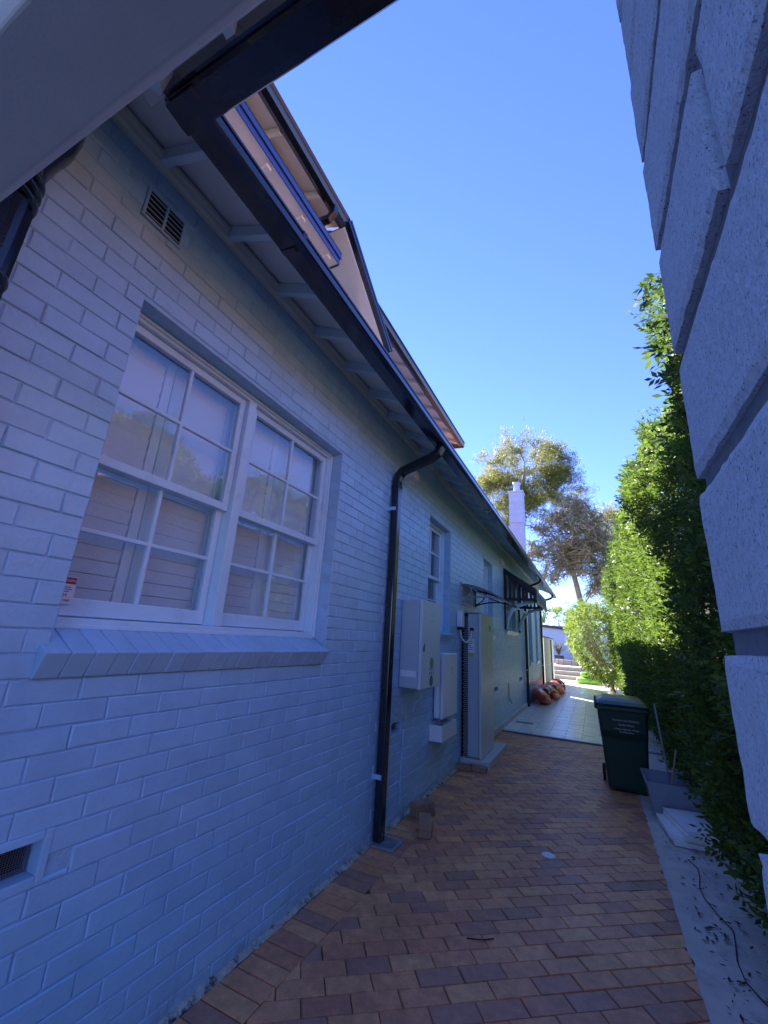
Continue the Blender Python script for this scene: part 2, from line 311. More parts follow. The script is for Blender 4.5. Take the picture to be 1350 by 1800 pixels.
for i in range(nx+1):
    for j in range(ny+1): cs.v.append((2.188 + .77*i/nx + (.022*mnoise.noise(Vector((j*.9, 5, 0))) if i == 0 else 0), -1.6 + 11*j/ny, .0055 + .004*mnoise.noise(Vector((i*.5, j*.17, 0)))))
for i in range(nx):
    for j in range(ny): a = i*(ny+1)+j; cs.f.append((a, a+ny+1, a+ny+2, a+1))
cs = cs.build('concrete_strip', 'concrete'); cs['kind'] = 'structure'
soil = MB().box(2.95, 5, 2.0, 26, -.09, .015).build('garden_bed', 'litter'); soil['kind'] = 'structure'
tb = MB().box(-.1, 2.9, 9.42, 30.5, -.08, .012).build('tiled_terrace', 'tilegrout'); tb['kind'] = 'structure'
def tile_verts(x0, x1, y0, y1, z):
    i = .004; return [(x0, y0, -.01), (x1, y0, -.01), (x1, y1, -.01), (x0, y1, -.01), (x0, y0, z-.002), (x1, y0, z-.002), (x1, y1, z-.002), (x0, y1, z-.002), (x0+i, y0+i, z), (x1-i, y0+i, z), (x1-i, y1-i, z), (x0+i, y1-i, z)]
TF = [(8, 9, 10, 11)] + [(i, (i+1) % 4, 4+(i+1) % 4, 4+i) for i in range(4)] + [(4+i, 4+(i+1) % 4, 8+(i+1) % 4, 8+i) for i in range(4)]
rest = MB(); row = 0; yy = 9.50; ntile = 0
while yy < 30.3:
    xx = .0 - (.3 if row % 2 else .0)
    while xx < 2.85:
        x0, x1 = max(xx+.004, .02), min(xx+.596, 2.84)
        if x1-x0 > .05:
            z = .030 + random.uniform(-.0015, .0015); vs = tile_verts(x0, x1, yy+.004, yy+.196, z)
            if ntile < 260: MB().add(vs, TF).build('tile', 'tile', tb); ntile += 1
            else: rest.add(vs, TF)
        xx += .6
    yy += .2; row += 1
rest.build('tile_field', 'tile', tb, kind='stuff')

bnc = MB().box(2.96, 6.4, -9, 2.0, -.088, .0).build('bounce_ground', mat('pale_bounce_ground', (.56, .54, .50), .85, var=.1, nscale=3)); bnc['kind'] = 'structure'  # unseen pale slab added to bounce sunlight onto the upper wall and soffit
# ------------------------------------------------------------------ house
house = empty('painted_brick_house', (-4, 9, 0), None, 'long pale blue-white painted brick house with black gutters along the left', 'house')
Z0 = 1.45 - 17*.086
OPEN = [(.93, 2.78, 1.45, 3.15), (5.0, 5.93, 1.66, 3.25), (8.13, 8.95, 1.75, 3.28), (10.42, 11.9, 1.92, 2.95), (14.45, 15.3, 1.08, 2.95), (16.2, 16.95, 1.08, 2.95),
        (.93, 1.09, .785, .93), (4.06, 4.33, .77, .88), (8.95, 9.36, .76, .85), (12.2, 12.8, .76, .86), (5.55, 5.95, .98, 1.1), (.812, 1.032, 3.555, 3.735)]
WEND = 18.2
wb = MB()                                              # backing wall (mortar face) pieced round the openings
ys = sorted({-1.4, WEND, *[o[0] for o in OPEN], *[o[1] for o in OPEN]}); zs = sorted({-.08, 4.0, *[o[2] for o in OPEN], *[o[3] for o in OPEN]})
for a, b in zip(ys, ys[1:]):
    za = None
    for c, d in zip(zs, zs[1:]):
        hole = any(o[0] <= (a+b)/2 <= o[1] and o[2] <= (c+d)/2 <= o[3] for o in OPEN)
        if hole:
            if za is not None: wb.box(-.11, -.0062, a, b, za, c); za = None
        elif za is None: za = c
    if za is not None: wb.box(-.11, -.0062, a, b, za, 4.0)
wall = wb.build('brick_wall', 'mortar', house)
def brick_verts(L, H, dx, jit):                          # local y 0..L, z 0..H, face near x=0
    i = .0042; j = lambda s=1: random.gauss(0, jit*s)
    A = [(-.10, 0, 0), (-.10, L, 0), (-.10, L, H), (-.10, 0, H)]
    B = [(-.0042+dx, j(), j()), (-.0042+dx, L+j(), j()), (-.0042+dx, L+j(), H+j()), (-.0042+dx, j(), H+j())]
    C = [(dx+j(.5), i+j(), i+j()), (dx+j(.5), L-i+j(), i+j()), (dx+j(.5), L-i+j(), H-i+j()), (dx+j(.5), i+j(), H-i+j())]
    return A+B+C
BF = [(8, 9, 10, 11)] + [(i, (i+1) % 4, 4+(i+1) % 4, 4+i) for i in range(4)] + [(4+i, 4+(i+1) % 4, 8+(i+1) % 4, 8+i) for i in range(4)]
bricks = []
for k in range(46):
    z0 = Z0 + k*.086; yb = -1.32 + (.12 if k % 2 else 0) + random.uniform(-.008, .008)
    while yb < WEND:
        a, b = yb+.0022+random.uniform(-.0015, .002), yb+.2378+random.uniform(-.002, .0015); c, d = z0+.0022+random.uniform(-.001, .0012), z0+.0838+random.uniform(-.0012, .001)
        segs = [(a, min(b, WEND), max(c, -.06), min(d, 3.99))]
        for o in OPEN:
            ns = []
            for (p, q, r, s) in segs:
                if q <= o[0] or p >= o[1] or s <= o[2] or r >= o[3]: ns.append((p, q, r, s)); continue
                if r < o[2]-.02: ns.append((p, q, r, o[2]-.003)); continue
                if s > o[3]+.02: ns.append((p, q, o[3]+.003, s)); continue
                if p < o[0]-.02: ns.append((p, o[0], r, s))
                if q > o[1]+.02: ns.append((o[1], q, r, s))
            segs = ns
        bricks += [t for t in segs if t[1]-t[0] > .02 and t[3]-t[2] > .012]
        yb += .24
bricks.sort(key=lambda t: math.hypot((t[0]+t[1])/2-1.3, ((t[2]+t[3])/2-1.6)*.75) + (40 if t[1] < .38 else 0))
rest = MB()
for i, (a, b, c, d) in enumerate(bricks):
    vs = brick_verts(b-a, d-c, random.gauss(0, .0012) + .0005, .0011)
    vs = [(x, y+a, z+c) for x, y, z in vs]
    if i < 300: MB().add(vs, BF).build('brick', 'paint', wall)
    else: rest.add(vs, BF)
rest.build('brick_courses', 'paint', wall, kind='stuff')
sh = MB().box(-8, -7.9, -1.4, WEND, -.05, 3.9).box(-8, -.12, -1.4, -1.3, -.05, 3.95).box(-8, -.12, WEND-.1, WEND, -.05, 3.95).build('outer_shell', 'rear', house)
MB().box(-3.2, -3.1, -1.2, 18, .3, 3.9).build('inner_wall', 'interior', house)
# far plinth
MB().prism([(0.0, .012), (.05, .012), (.045, .12), (0.0, .14)], 'y', 7.95, 13.3).build('plinth', 'pad', house, bevel=.006)

def frame_rect(mb, x0, x1, y0, y1, z0, z1, t, tb=None):
    tb = tb or t; mb.box(x0, x1, y0, y0+t, z0, z1); mb.box(x0, x1, y1-t, y1, z0, z1); mb.box(x0, x1, y0+t, y1-t, z1-t, z1); mb.box(x0, x1, y0+t, y1-t, z0, z0+tb)
def window(y0, y1, z0, z1, lights, label=None, shutters=False, xf=-.112, cols=2, rows=2, curtain=False):
    wdw = empty('window', (xf, (y0+y1)/2, z0), house)
    if label: wdw['label'] = label
    f = MB(); frame_rect(f, xf-.13, xf, y0+.002, y1-.002, z0, z1-.002, .035, .045)
    for (a, b), (c, d) in zip(lights, lights[1:]): f.box(xf-.13, xf+.004, b, c, z0+.045, z1-.037)
    f.build('frame', 'white', wdw, bevel=.004)
    arch = MB(); frame_rect(arch, xf, xf+.014, y0+.003, y1-.003, z0+.001, z1-.003, .018); arch.build('architrave', 'white', wdw, bevel=.004)
    zm = z0 + (z1-z0)*.485
    for a, b in lights:
        for nm, za, zb, xs in (('upper', zm-.02, z1-.04, xf-.028), ('lower', z0+.05, zm+.022, xf-.068)):
            s = MB(); bt = .045 if nm == 'upper' else .075
            frame_rect(s, xs-.034, xs, a+.003, b-.003, za, zb, .042, bt); s.build('sash', 'white', wdw, bevel=.004)
            ia, ib, iz0, iz1 = a+.045, b-.045, za+bt, zb-.042
            for c in range(1, cols): yc = ia+(ib-ia)*c/cols; MB().box(xs-.030, xs-.003, yc-.010, yc+.010, iz0, iz1).build('glazing_bar', 'white', wdw, bevel=.004)
            for r in range(1, rows): zc = iz0+(iz1-iz0)*r/rows; MB().box(xs-.029, xs-.0035, ia, ib, zc-.010, zc+.010).build('glazing_bar', 'white', wdw, bevel=.004)
            for c in range(cols):
                for r in range(rows):
                    MB().box(xs-.019, xs-.016, ia+(ib-ia)*c/cols, ia+(ib-ia)*(c+1)/cols, iz0+(iz1-iz0)*r/rows, iz0+(iz1-iz0)*(r+1)/rows).build('pane', 'glass', wdw)
        if shutters:
            x = xf-.155; mid = (a+b)/2 - .02
            for pa, pb in ((a-.03, mid-.002), (mid+.002, b+.03)):
                s = MB(); frame_rect(s, x-.026, x, pa, pb, z0+.02, z1-.02, .052, .09); s.box(x-.026, x, pa+.052, pb-.052, zm-.03, zm+.05); s.build('shutter_frame', 'shutter', wdw, bevel=.003)
                me = None
                for lo, hi in ((z0+.11, zm-.03), (zm+.05, z1-.072)):
                    n = max(1, round((hi-lo)/.068)); p_ = (hi-lo)/n
                    for i in range(n):
                        zc = lo+(i+.5)*p_
                        if me is None:
                            o = MB().hexa([(x-.022, pa+.054, zc-.0318), (x-.016, pa+.054, zc-.0322), (x-.016, pb-.054, zc-.0322), (x-.022, pb-.054, zc-.0318), (x-.010, pa+.054, zc+.0322), (x-.005, pa+.054, zc+.0318), (x-.005, pb-.054, zc+.0318), (x-.012, pb-.054, zc+.0322)]).build('louvre', 'shutter', wdw, bevel=.003); me = o.data; off = o.location.z + WLOC[wdw.name].z - zc; l0 = o.location.copy()
                        else:
                            q = o.copy(); COL.objects.link(q); q.parent = wdw; q.location = (l0.x, l0.y, zc+off-WLOC[wdw.name].z)
    MB().box(xf-.62, xf-.60, y0-.1, y1+.1, z0-.1, z1+.1).build('blind', 'curtain' if curtain else 'interior', wdw)
    return wdw
def sill(y0, y1, zt, zb, xb=-.115, xo=.062, label=None):
    s = empty('window_sill', (0, (y0+y1)/2, zb), house); n = max(3, round((y1-y0)/.088)); p_ = (y1-y0)/n
    MB().hexa([(xb, y0+.006, zb+.006), (xo-.056, y0+.006, zb+.006), (xo-.056, y1-.006, zb+.006), (xb, y1-.006, zb+.006), (xb, y0+.006, zt+.012), (xo-.010, y0+.006, zb+.08), (xo-.010, y1-.006, zb+.08), (xb, y1-.006, zt+.012)]).build('sill_bed', 'mortar', s)
    for i in range(n):
        a, b = y0+i*p_+.002, y0+(i+1)*p_-.002; dx = random.gauss(0, .0015); dz = random.gauss(0, .001)
        MB().hexa([(xb, a, zb), (xo-.050+dx, a, zb), (xo-.050+dx, b, zb), (xb, b, zb), (xb, a, zt+.018+dz), (xo+dx, a, zb+.092+dz), (xo+dx, b, zb+.092+dz), (xb, b, zt+.018+dz)]).build('sill_brick', 'paint', s, bevel=.0035)
window(.875, 2.78, 1.625, 3.15, [(.94, 1.775), (1.84, 2.745)], 'wide white double-hung window with closed louvred shutters behind the glass', True)
sill(.895, 2.755, 1.615, 1.452)
window(5.0, 5.93, 1.80, 3.25, [(5.035, 5.895)], 'tall white sash window behind the grey battery cabinet', curtain=True)
sill(4.97, 5.96, 1.79, 1.655)
window(8.13, 8.95, 1.88, 3.28, [(8.165, 8.915)], 'narrow white sash window beyond the clear canopy', curtain=True)
sill(8.1, 8.98, 1.87, 1.745)
window(10.42, 11.9, 2.06, 2.95, [(10.455, 11.14), (11.19, 11.865)], 'low white window under the striped awning', cols=2, rows=1)
sill(10.38, 11.95, 2.05, 1.90)
for a in (14.45, 16.2):
    window(a, a+.8, 1.22, 2.95, [(a+.03, a+.77)], None, curtain=True); sill(a-.03, a+.83, 1.21, 1.08)
# air vents
def louvre_vent(y0, y1, z0, z1):
    v = empty('air_vent', (0, (y0+y1)/2, z0), house); f = MB(); frame_rect(f, -.004, .010, y0, y1, z0, z1, .014); ym = (y0+y1)/2; f.box(-.004, .010, ym-.006, ym+.006, z0+.014, z1-.014); f.build('vent_frame', 'paint', v, bevel=.003)
    MB().box(-.004, .0015, y0+.005, y1-.005, z0+.005, z1-.005).build('vent_back', 'mesh_dark', v); n = 5
    for i in range(n):
        zc = z0+.02+(z1-z0-.034)*(i+.5)/n; MB().hexa([(.001, y0+.014, zc-.004), (.009, y0+.014, zc-.011), (.009, y1-.014, zc-.011), (.001, y1-.014, zc-.004), (.001, y0+.014, zc+.002), (.009, y0+.014, zc-.006), (.009, y1-.014, zc-.006), (.001, y1-.014, zc+.002)]).build('slat', 'paint', v)
louvre_vent(.812, 1.032, 3.555, 3.735)
def wire_vent(y0, y1, z0, z1, t=.03):
    v = empty('air_vent', (0, (y0+y1)/2, z0), house); f = MB(); frame_rect(f, -.10, .003, y0, y1, z0, z1, t, t*.9); f.build('vent_frame', 'paint', v, bevel=.005)
    MB().box(-.11, -.105, y0, y1, z0, z1).build('vent_back', 'mesh_dark', v); g_ = MB(); n = int((y1-y0)/.011)
    for i in range(n): yc = y0+t+(y1-y0-2*t)*i/n; g_.box(-.062, -.060, yc-.0008, yc+.0008, z0+t, z1-t)
    n = int((z1-z0)/.011)
    for i in range(n): zc = z0+t+(z1-z0-2*t)*i/n; g_.box(-.060, -.058, y0+t, y1-t, zc-.0008, zc+.0008)
    g_.build('wire_mesh', 'wire', v)
wire_vent(.90, 1.115, .772, .937)
for a, b, c, d in OPEN[7:-1]: wire_vent(a, b, c, d, .012)
for yc in (14.6, 15.3, 16.0, 16.9): wire_vent(yc, yc+.22, .78, .9, .012)
for yc, zc in ((4.27, 3.55), (9.85, 3.5)):                # small cowled wall vents
    MB().prism([(0, zc-.075), (.085, zc-.075), (.085, zc-.02), (.05, zc+.075), (0, zc+.075)], 'y', yc-.08, yc+.08).build('vent_cowl', 'abs', house, bevel=.006)

# eave of the long wall
GY0, GY1 = .58, 18.75
def sz(x): return 3.985 - .44*x
MB().hexa([(-.05, .2, sz(-.05)), (.49, .2, sz(.49)), (.49, GY1, sz(.49)), (-.05, GY1, sz(-.05)), (-.05, .2, sz(-.05)+.02), (.49, .2, sz(.49)+.02), (.49, GY1, sz(.49)+.02), (-.05, GY1, sz(-.05)+.02)]).build('soffit', 'soffit', house)
MB().prism([(.0, 3.868), (.022, 3.868), (.034, 3.885), (.034, 3.91), (.046, 3.925), (.046, 3.95), (0, 3.97)], 'y', .1, WEND).build('cornice', 'trim', house)
yr = .83
def rafter(y):
    h = .085; MB().hexa([(0, y-.021, sz(0)-h), (.458, y-.021, sz(.458)-h+.012), (.458, y+.021, sz(.458)-h+.012), (0, y+.021, sz(0)-h), (0, y-.021, sz(0)-.002), (.458, y-.021, sz(.458)-.002), (.458, y+.021, sz(.458)-.002), (0, y+.021, sz(0)-.002)]).build('rafter', 'white', house, bevel=.003)
while yr < 18.6: rafter(yr); yr += .45
GP = [(.455, 3.75), (.452, 3.640), (.462, 3.612), (.560, 3.602), (.592, 3.605), (.601, 3.615), (.598, 3.660), (.589, 3.667), (.600, 3.675), (.599, 3.690), (.592, 3.692), (.586, 3.672), (.47, 3.66), (.463, 3.75)]
gm = MB().prism([(p[0], p[1]) for p in GP], 'y', GY0, GY1)
gut = gm.build('gutter', 'gutter', house)
MB().prism([(.4505, 3.79), (.4505, 3.655), (.436, 3.655), (.436, 3.79)], 'y', .58, GY1).build('fascia', 'gutter', house)
for yj in (1.28, 6.1, 11.0): MB().prism([(.448, 3.63), (.462, 3.606), (.547, 3.594), (.580, 3.611), (.597, 3.645), (.606, 3.685), (.595, 3.696), (.47, 3.65)], 'y', yj, yj+.03).build('gutter_joiner', 'gutter', house)
# near wing eave crossing overhead
WX1 = 1.85
MB().prism([(1.16-p[0]+.12, p[1]) if False else (.58 + (p[0]-.455)*.82, p[1]+.002) for p in GP], 'x', .452, WX1).build('gutter', 'gutter', house)
MB().prism([(.577, 3.79), (.577, 3.657), (.562, 3.657), (.562, 3.79)], 'x', .452, WX1).build('fascia', 'gutter', house)
def sw(y): return 3.755 + .44*(.58-y)
MB().hexa([(.30, .2, sw(.2)), (WX1, .2, sw(.2)), (WX1, .60, sw(.60)), (.30, .60, sw(.60)), (.30, .2, sw(.2)+.02), (WX1, .2, sw(.2)+.02), (WX1, .60, sw(.60)+.02), (.30, .60, sw(.60)+.02)]).build('soffit', 'soffit', house)
for xr in (.80, 1.26, 1.72):
    MB().hexa([(xr-.021, .24, sw(.24)-.085), (xr+.021, .24, sw(.24)-.085), (xr+.021, .565, sw(.565)-.073), (xr-.021, .565, sw(.565)-.073), (xr-.021, .24, sw(.24)-.002), (xr+.021, .24, sw(.24)-.002), (xr+.021, .565, sw(.565)-.002), (xr-.021, .565, sw(.565)-.002)]).build('rafter', 'white', house, bevel=.003)
MB().bar((.0, .12, 3.93), (.47, .56, 3.69), .045, .09).build('valley_rafter', 'white', house)
MB().box(.0, WX1, .10, .20, 2.95, 4.0).build('wing_header', 'soffit', house)
beam = MB().prism([(.072, 2.566), (.088, 2.55), (.224, 2.55), (.240, 2.566), (.240, 2.95), (.072, 2.95)], 'x', .004, 2.6).build('entry_beam', 'beam', house, bevel=.004)
# roofs
def slab(p, t=.06):
    a, b, c, d = [Vector(q) for q in p]; n = (b-a).cross(d-a).normalized()*t
    return MB().hexa([a-n, b-n, c-n, d-n, a, b, c, d])
rf = MB()
slab([(.45, .55, 3.86), (.45, 18.8, 3.86), (-4, 18.8, 5.84), (-4, -2.0, 5.84)], .03).build('roof', 'terracotta', house)
slab([(.45, .55, 3.86), (-1.1, -1.2, 4.63), (1.9, -1.2, 4.63), (1.9, .55, 3.86)], .03).build('roof', 'terracotta', house)
slab([(-8.4, 18.8, 3.9), (-8.4, -2, 3.9), (-4, -2, 5.92), (-4, 18.8, 5.92)], .04).build('roof', 'terracotta', house)
MB().prism([(-8.2, 3.9), (.45, 3.9), (-4, 5.75)], 'y', 18.1, 18.2).build('gable_wall', 'rear', house)
# upper storey
MB().box(-6.5, -1.35, .2, 9.3, 4.3, 7.0).build('upper_wall', 'rear', house)
MB().box(-1.35, -.98, .2, 3.2, 4.5, 6.95).build('upper_bay_wall', 'usoffit', house)
def eave(xo, zt, y0, y1, xi, name, spacing, first, depth=.085):
    k = .40; zs_ = lambda x: zt-.02 + k*(xo-x)
    MB().hexa([(xo, y0, zs_(xo)), (xo, y1, zs_(xo)), (xi, y1, zs_(xi)), (xi, y0, zs_(xi)), (xo, y0, zs_(xo)+.02), (xo, y1, zs_(xo)+.02), (xi, y1, zs_(xi)+.02), (xi, y0, zs_(xi)+.02)]).build('soffit', 'usoffit', house)
    y = first
    while y < y1:
        MB().hexa([(xi, y-.022, zs_(xi)-depth), (xo-.03, y-.022, zs_(xo)-depth+.01), (xo-.03, y+.022, zs_(xo)-depth+.01), (xi, y+.022, zs_(xi)-depth), (xi, y-.022, zs_(xi)-.002), (xo-.03, y-.022, zs_(xo)-.002), (xo-.03, y+.022, zs_(xo)-.002), (xi, y+.022, zs_(xi)-.002)]).build('rafter', 'usoffit', house)
        y += spacing
def gut2(xo, zt, y0, y1):
    MB().prism([(xo-.02, zt+.05), (xo-.02, zt-.075), (xo+.02, zt-.085), (xo+.085, zt-.075), (xo+.105, zt-.04), (xo+.10, zt+.015), (xo+.115, zt+.03), (xo+.115, zt+.05)], 'y', y0, y1).build('gutter', 'gutter', house)
eave(-.68, 6.66, .2, 3.30, -1.25, 'soffit', .70, .72); gut2(-.68, 6.66, .2, 3.30)
eave(-.93, 6.60, 3.5, 9.72, -1.55, 'soffit', .55, 3.9); gut2(-.93, 6.60, 3.72, 9.74)
MB().hexa([(-1.5, 9.70, 6.53), (-.84, 9.70, 6.50), (-.84, 9.735, 6.50), (-1.5, 9.735, 6.53), (-1.5, 9.70, 6.86), (-.84, 9.70, 6.62), (-.84, 9.735, 6.62), (-1.5, 9.735, 6.86)]).build('end_fascia', 'brownfascia', house)
slab([(-.60, .2, 6.72), (-.60, 3.36, 6.72), (-3.6, 3.36, 8.0), (-3.6, .2, 8.0)], .05).build('upper_roof', 'terracotta', house)
slab([(-.85, 3.3, 6.66), (-.85, 9.75, 6.66), (-3.9, 7.6, 8.0), (-3.9, 3.3, 8.0)], .05).build('upper_roof', 'terracotta', house)
slab([(-.85, 9.75, 6.66), (-6.9, 9.75, 6.66), (-3.9, 7.6, 8.0), (-3.9, 7.55, 8.0)], .05).build('upper_roof', 'terracotta', house)
slab([(-6.9, 9.75, 6.66), (-6.9, .2, 6.66), (-3.9, .2, 8.0), (-3.9, 7.6, 8.0)], .05).build('upper_roof', 'terracotta', house)
# hood over the upper bay
HX, HZ = -.60, 5.90
MB().hexa([(HX, .3, HZ), (HX, 3.2, HZ), (-1.05, 3.2, HZ+.02), (-1.05, .3, HZ+.02), (HX, .3, HZ+.03), (HX, 3.2, HZ+.03), (-1.05, 3.2, HZ+.10), (-1.05, .3, HZ+.10)]).build('hood_soffit', 'usoffit', house)
for yk in (.9, 1.45, 2.0, 2.55, 3.05): MB().box(-1.04, HX-.03, yk-.03, yk+.03, HZ-.045, HZ+.004).build('rafter', 'usoffit', house)
MB().box(HX, HX+.015, .3, 3.21, HZ-.01, HZ+.06).box(HX, HX+.03, .3, 3.215, HZ+.067, HZ+.135).build('hood_flashing', 'hoodmetal', house, bevel=.004)
MB().box(-1.04, HX-.002, 3.202, 3.215, HZ-.015, HZ+.13).build('hood_end', 'gutter', house)
slab([(HX+.03, .3, HZ+.155), (HX+.03, 3.21, HZ+.155), (-1.05, 3.21, HZ+.27), (-1.05, .3, HZ+.27)], .02).build('hood_roof', 'gutter', house)
# raking barge beside the bay
A, B = Vector((-.60, 3.26, 6.62)), Vector((-.60, 4.62, 5.68))
MB().bar(A, B, .05, .11, (1, 0, 0)).build('bargeboard', 'gutter', house)
MB().bar(A+Vector((.03, .03, .05)), B+Vector((.03, .05, .04)), .045, .06, (1, 0, 0)).build('barge_capping', 'gutter', house)
MB().hexa([A+Vector((-.02, 0, -.06)), B+Vector((-.02, 0, -.06)), B+Vector((-.75, 0, -.06)), A+Vector((-.75, 0, -.06)), A+Vector((-.02, .02, -.03)), B+Vector((-.02, .02, -.03)), B+Vector((-.75, .02, -.03)), A+Vector((-.75, .02, -.03))]).build('barge_soffit', 'usoffit', house)
MB().hexa([A+Vector((0, .05, .03)), B+Vector((0, .05, .03)), B+Vector((-.75, .05, .03)), A+Vector((-.75, .05, .03)), A+Vector((0, .07, .07)), B+Vector((0, .07, .07)), B+Vector((-.75, .07, .07)), A+Vector((-.75, .07, .07))]).build('barge_roof', 'terracotta', house)
MB().box(-1.34, -.80, 3.2, 4.4, 4.5, 6.0).build('upper_bay_wall', 'usoffit', house)
MB().tube([(-.62, 3.02, 6.60), (-.62, 3.02, 6.50), (-.68, 3.02, 6.44), (-.80, 3.0, 6.42), (-1.0, 2.98, 6.40)], .05, 4).build('downpipe', 'gutter', house)

# downpipes
def downpipe(y, zb, xw=.055, wd=.10, dp=.075, ztop=3.63, off=3.42, xg=.53, brk=(.5, 2.95)):
    d = empty('downpipe', (xw, y, zb), house); hw, hd = wd/2, dp/2; t = MB()
    def ring(c, ax): return [tuple(Vector(c)+Vector((a*ax[0], b, a*ax[1]))) for a, b in ((-hd, -hw), (hd, -hw), (hd, hw), (-hd, hw))]
    path = [((xw, y, zb), (1, 0)), ((xw, y, off-.16), (1, 0)), ((xw+.015, y, off-.09), (.92, -.38)), ((xw+.06, y, off-.04), (.55, -.83)), ((xg-.10, y, off+.07), (.45, -.89)), ((xg-.03, y, off+.115), (.75, -.6)), ((xg, y, off+.17), (1, -.1)), ((xg, y, ztop), (1, 0))]
    for c, ax in path: t.v += ring(c, ax)
    for i in range(len(path)-1):
        for k in range(4): t.f.append((i*4+k, i*4+(k+1) % 4, i*4+4+(k+1) % 4, i*4+4+k))
    t.f.append((3, 2, 1, 0)); n = len(path)*4; t.f.append((n-4, n-3, n-2, n-1)); t.build('pipe', 'gutter', d, bevel=.012)
    for z in brk: MB().box(.0, xw+.02, y-hw-.016, y-hw+.004, z-.018, z+.018).box(-.002, .006, y-hw-.03, y-hw+.004, z-.03, z+.03).build('bracket', 'paint', d)
    for z in (off-.2,): MB().box(xw-hd-.004, xw+hd+.004, y-hw-.004, y+hw+.004, z-.03, z+.0).build('pipe_collar', 'gutter', d, bevel=.006)
    return d
downpipe(3.80, .015)
downpipe(13.45, .03, brk=(1,)); downpipe(17.8, .03, brk=(1,))
# fluted pipe beside the entry beam
fp = empty('downpipe', (.105, .335, 0), house); fp['label'] = 'fluted black downpipe with ringed collar beside the entry beam'
prof = MB(); n = 40; b0 = 0; cx, cy = .105, .335
for zz in (0.0, 1.5, 2.95, 3.02):
    for k in range(n): t = 2*math.pi*k/n; r = .098*(1+.085*math.cos(t*10)); prof.v.append((cx+r*math.cos(t), cy+r*math.sin(t), zz))
for i in range(3):
    for k in range(n): prof.f.append((i*n+k, i*n+(k+1) % n, (i+1)*n+(k+1) % n, (i+1)*n+k))
prof.build('fluted_shaft', 'gutter', fp)
for zz in (3.03, 3.075, 3.12, 2.70): MB().lathe([(.10, 0), (.112, .008), (.112, .02), (.10, .03)], (cx, cy, zz), 28).build('collar_ring', 'gutter', fp, smooth=True)
MB().lathe([(.10, 0), (.105, .05), (.125, .14), (.15, .22), (.16, .30), (.16, .45)], (cx, cy, 3.14), 28).build('flared_head', 'gutter', fp, smooth=True)
MB().box(-.001, .008, .448, .478, 2.67, 2.73).build('bracket_plate', 'paint', fp, bevel=.003)
MB().box(-.001, .009, .40, .45, 2.68, 2.72).build('bracket', 'paint', fp)
# chimney
ch = empty('chimney', (-.66, 17.5, 4.2), house)
MB().box(-.93, -.39, 17.2, 17.76, 4.0, 7.86).build('stack', 'mortar', ch)
rest = MB(); k = 0; z = 4.35
while z < 7.8:
    for f in range(3):
        off = .06*(k % 2); q = -.93 + off - .12
        while q < -.39:
            a, b = max(q+.004, -.935), min(q+.236, -.385)
            if b-a > .02: rest.box(a, b, 17.194, 17.21, z+.004, z+.082)
            q += .24
        break
    for q in np.arange(17.2-.12*(k % 2), 17.76, .24):
        a, b = max(q+.004, 17.2), min(q+.236, 17.76)
        if b-a > .02: rest.box(-.40, -.384, a, b, z+.004, z+.082)
    z += .086; k += 1
rest.build('chimney_bricks', 'chimney', ch, kind='stuff')
MB().box(-.96, -.36, 17.17, 17.79, 6.5, 6.54).build('band', 'chimney', ch)
MB().box(-.97, -.35, 17.16, 17.8, 7.82, 7.9).build('cap', 'chimney', ch, bevel=.02)
MB().lathe([(.15, 0), (.14, .08), (.13, .36), (.16, .38), (.16, .44), (.12, .44)], (-.64, 17.48, 7.9), 20).build('chimney_pot', 'chimney', ch, smooth=True)

# ------------------------------------------------------------------ rough brick pier at the right edge
pier = empty('brick_pier', (2.1, -.1, 0), None, 'rough speckled brick pier filling the right edge close to the camera', 'pier')
PX, PYE = 1.872, .282
MB().box(PX+.0045, 2.28, -.55, PYE-.006, -.05, 3.3).build('mortar_core', 'roughjoint', pier)
MB().box(2.74, 2.95, .0, 2.15, -.05, 1.9).box(2.285, 2.74, -.2, .0, -.05, 1.9).build('bounce_blocker', 'roughjoint', pier)  # unseen wall added to keep bounced light off the lower house wall
def rough_brick(y0, y1, z0, z1, x0, x1, seed):
    ny_, nz_, nx_ = max(4, int((y1-y0)/.006)), 13, 8; mb = MB(); idx = {}
    def vid(p):
        k = tuple(round(c, 5) for c in p)
        if k not in idx: idx[k] = len(mb.v); mb.v.append(p)
        return idx[k]
    def grid(o, a, na, b, nb):
        for i in range(na):
            for j in range(nb):
                P = [tuple(o[t] + a[t]*ii/na + b[t]*jj/nb for t in range(3)) for ii, jj in ((i, j), (i+1, j), (i+1, j+1), (i, j+1))]
                mb.f.append(tuple(vid(q) for q in P))
    dy, dz, dx = y1-y0, z1-z0, x1-x0
    grid((x0, y1, z0), (0, -dy, 0), ny_, (0, 0, dz), nz_)                  # face towards the path
    grid((x1, y1, z0), (-dx, 0, 0), nx_, (0, 0, dz), nz_)                  # end face
    grid((x0, y0, z0), (dx, 0, 0), nx_, (0, 0, dz), nz_)
    grid((x0, y0, z1), (dx, 0, 0), nx_, (0, dy, 0), ny_); grid((x0, y1, z0), (dx, 0, 0), nx_, (0, -dy, 0), ny_)
    cz_, rr = (z0+z1)/2, .0020
    out = []
    for x, y, z in mb.v:
        ez = min(z-z0, z1-z); ey = y1-y; ex = x-x0; v = Vector((x*60+seed, y*60, z*60)); nn = mnoise.noise_vector(v*2.6)*.00045 + mnoise.noise_vector(v*.5)*.0005
        px, py, pz = x, y, z
        if ex < .001 and (ez < .001 or ey < .001): px += rr*random.uniform(.6, 1.0)
        if ex < .001 and ez < .001: pz += rr*.6*(1 if z < cz_ else -1)
        out.append((px+nn.x, py+nn.y, pz+nn.z*.8))
    mb.v = out
    mb.build('brick', 'rough', pier)
jz0 = 1.676; sd_i = 0
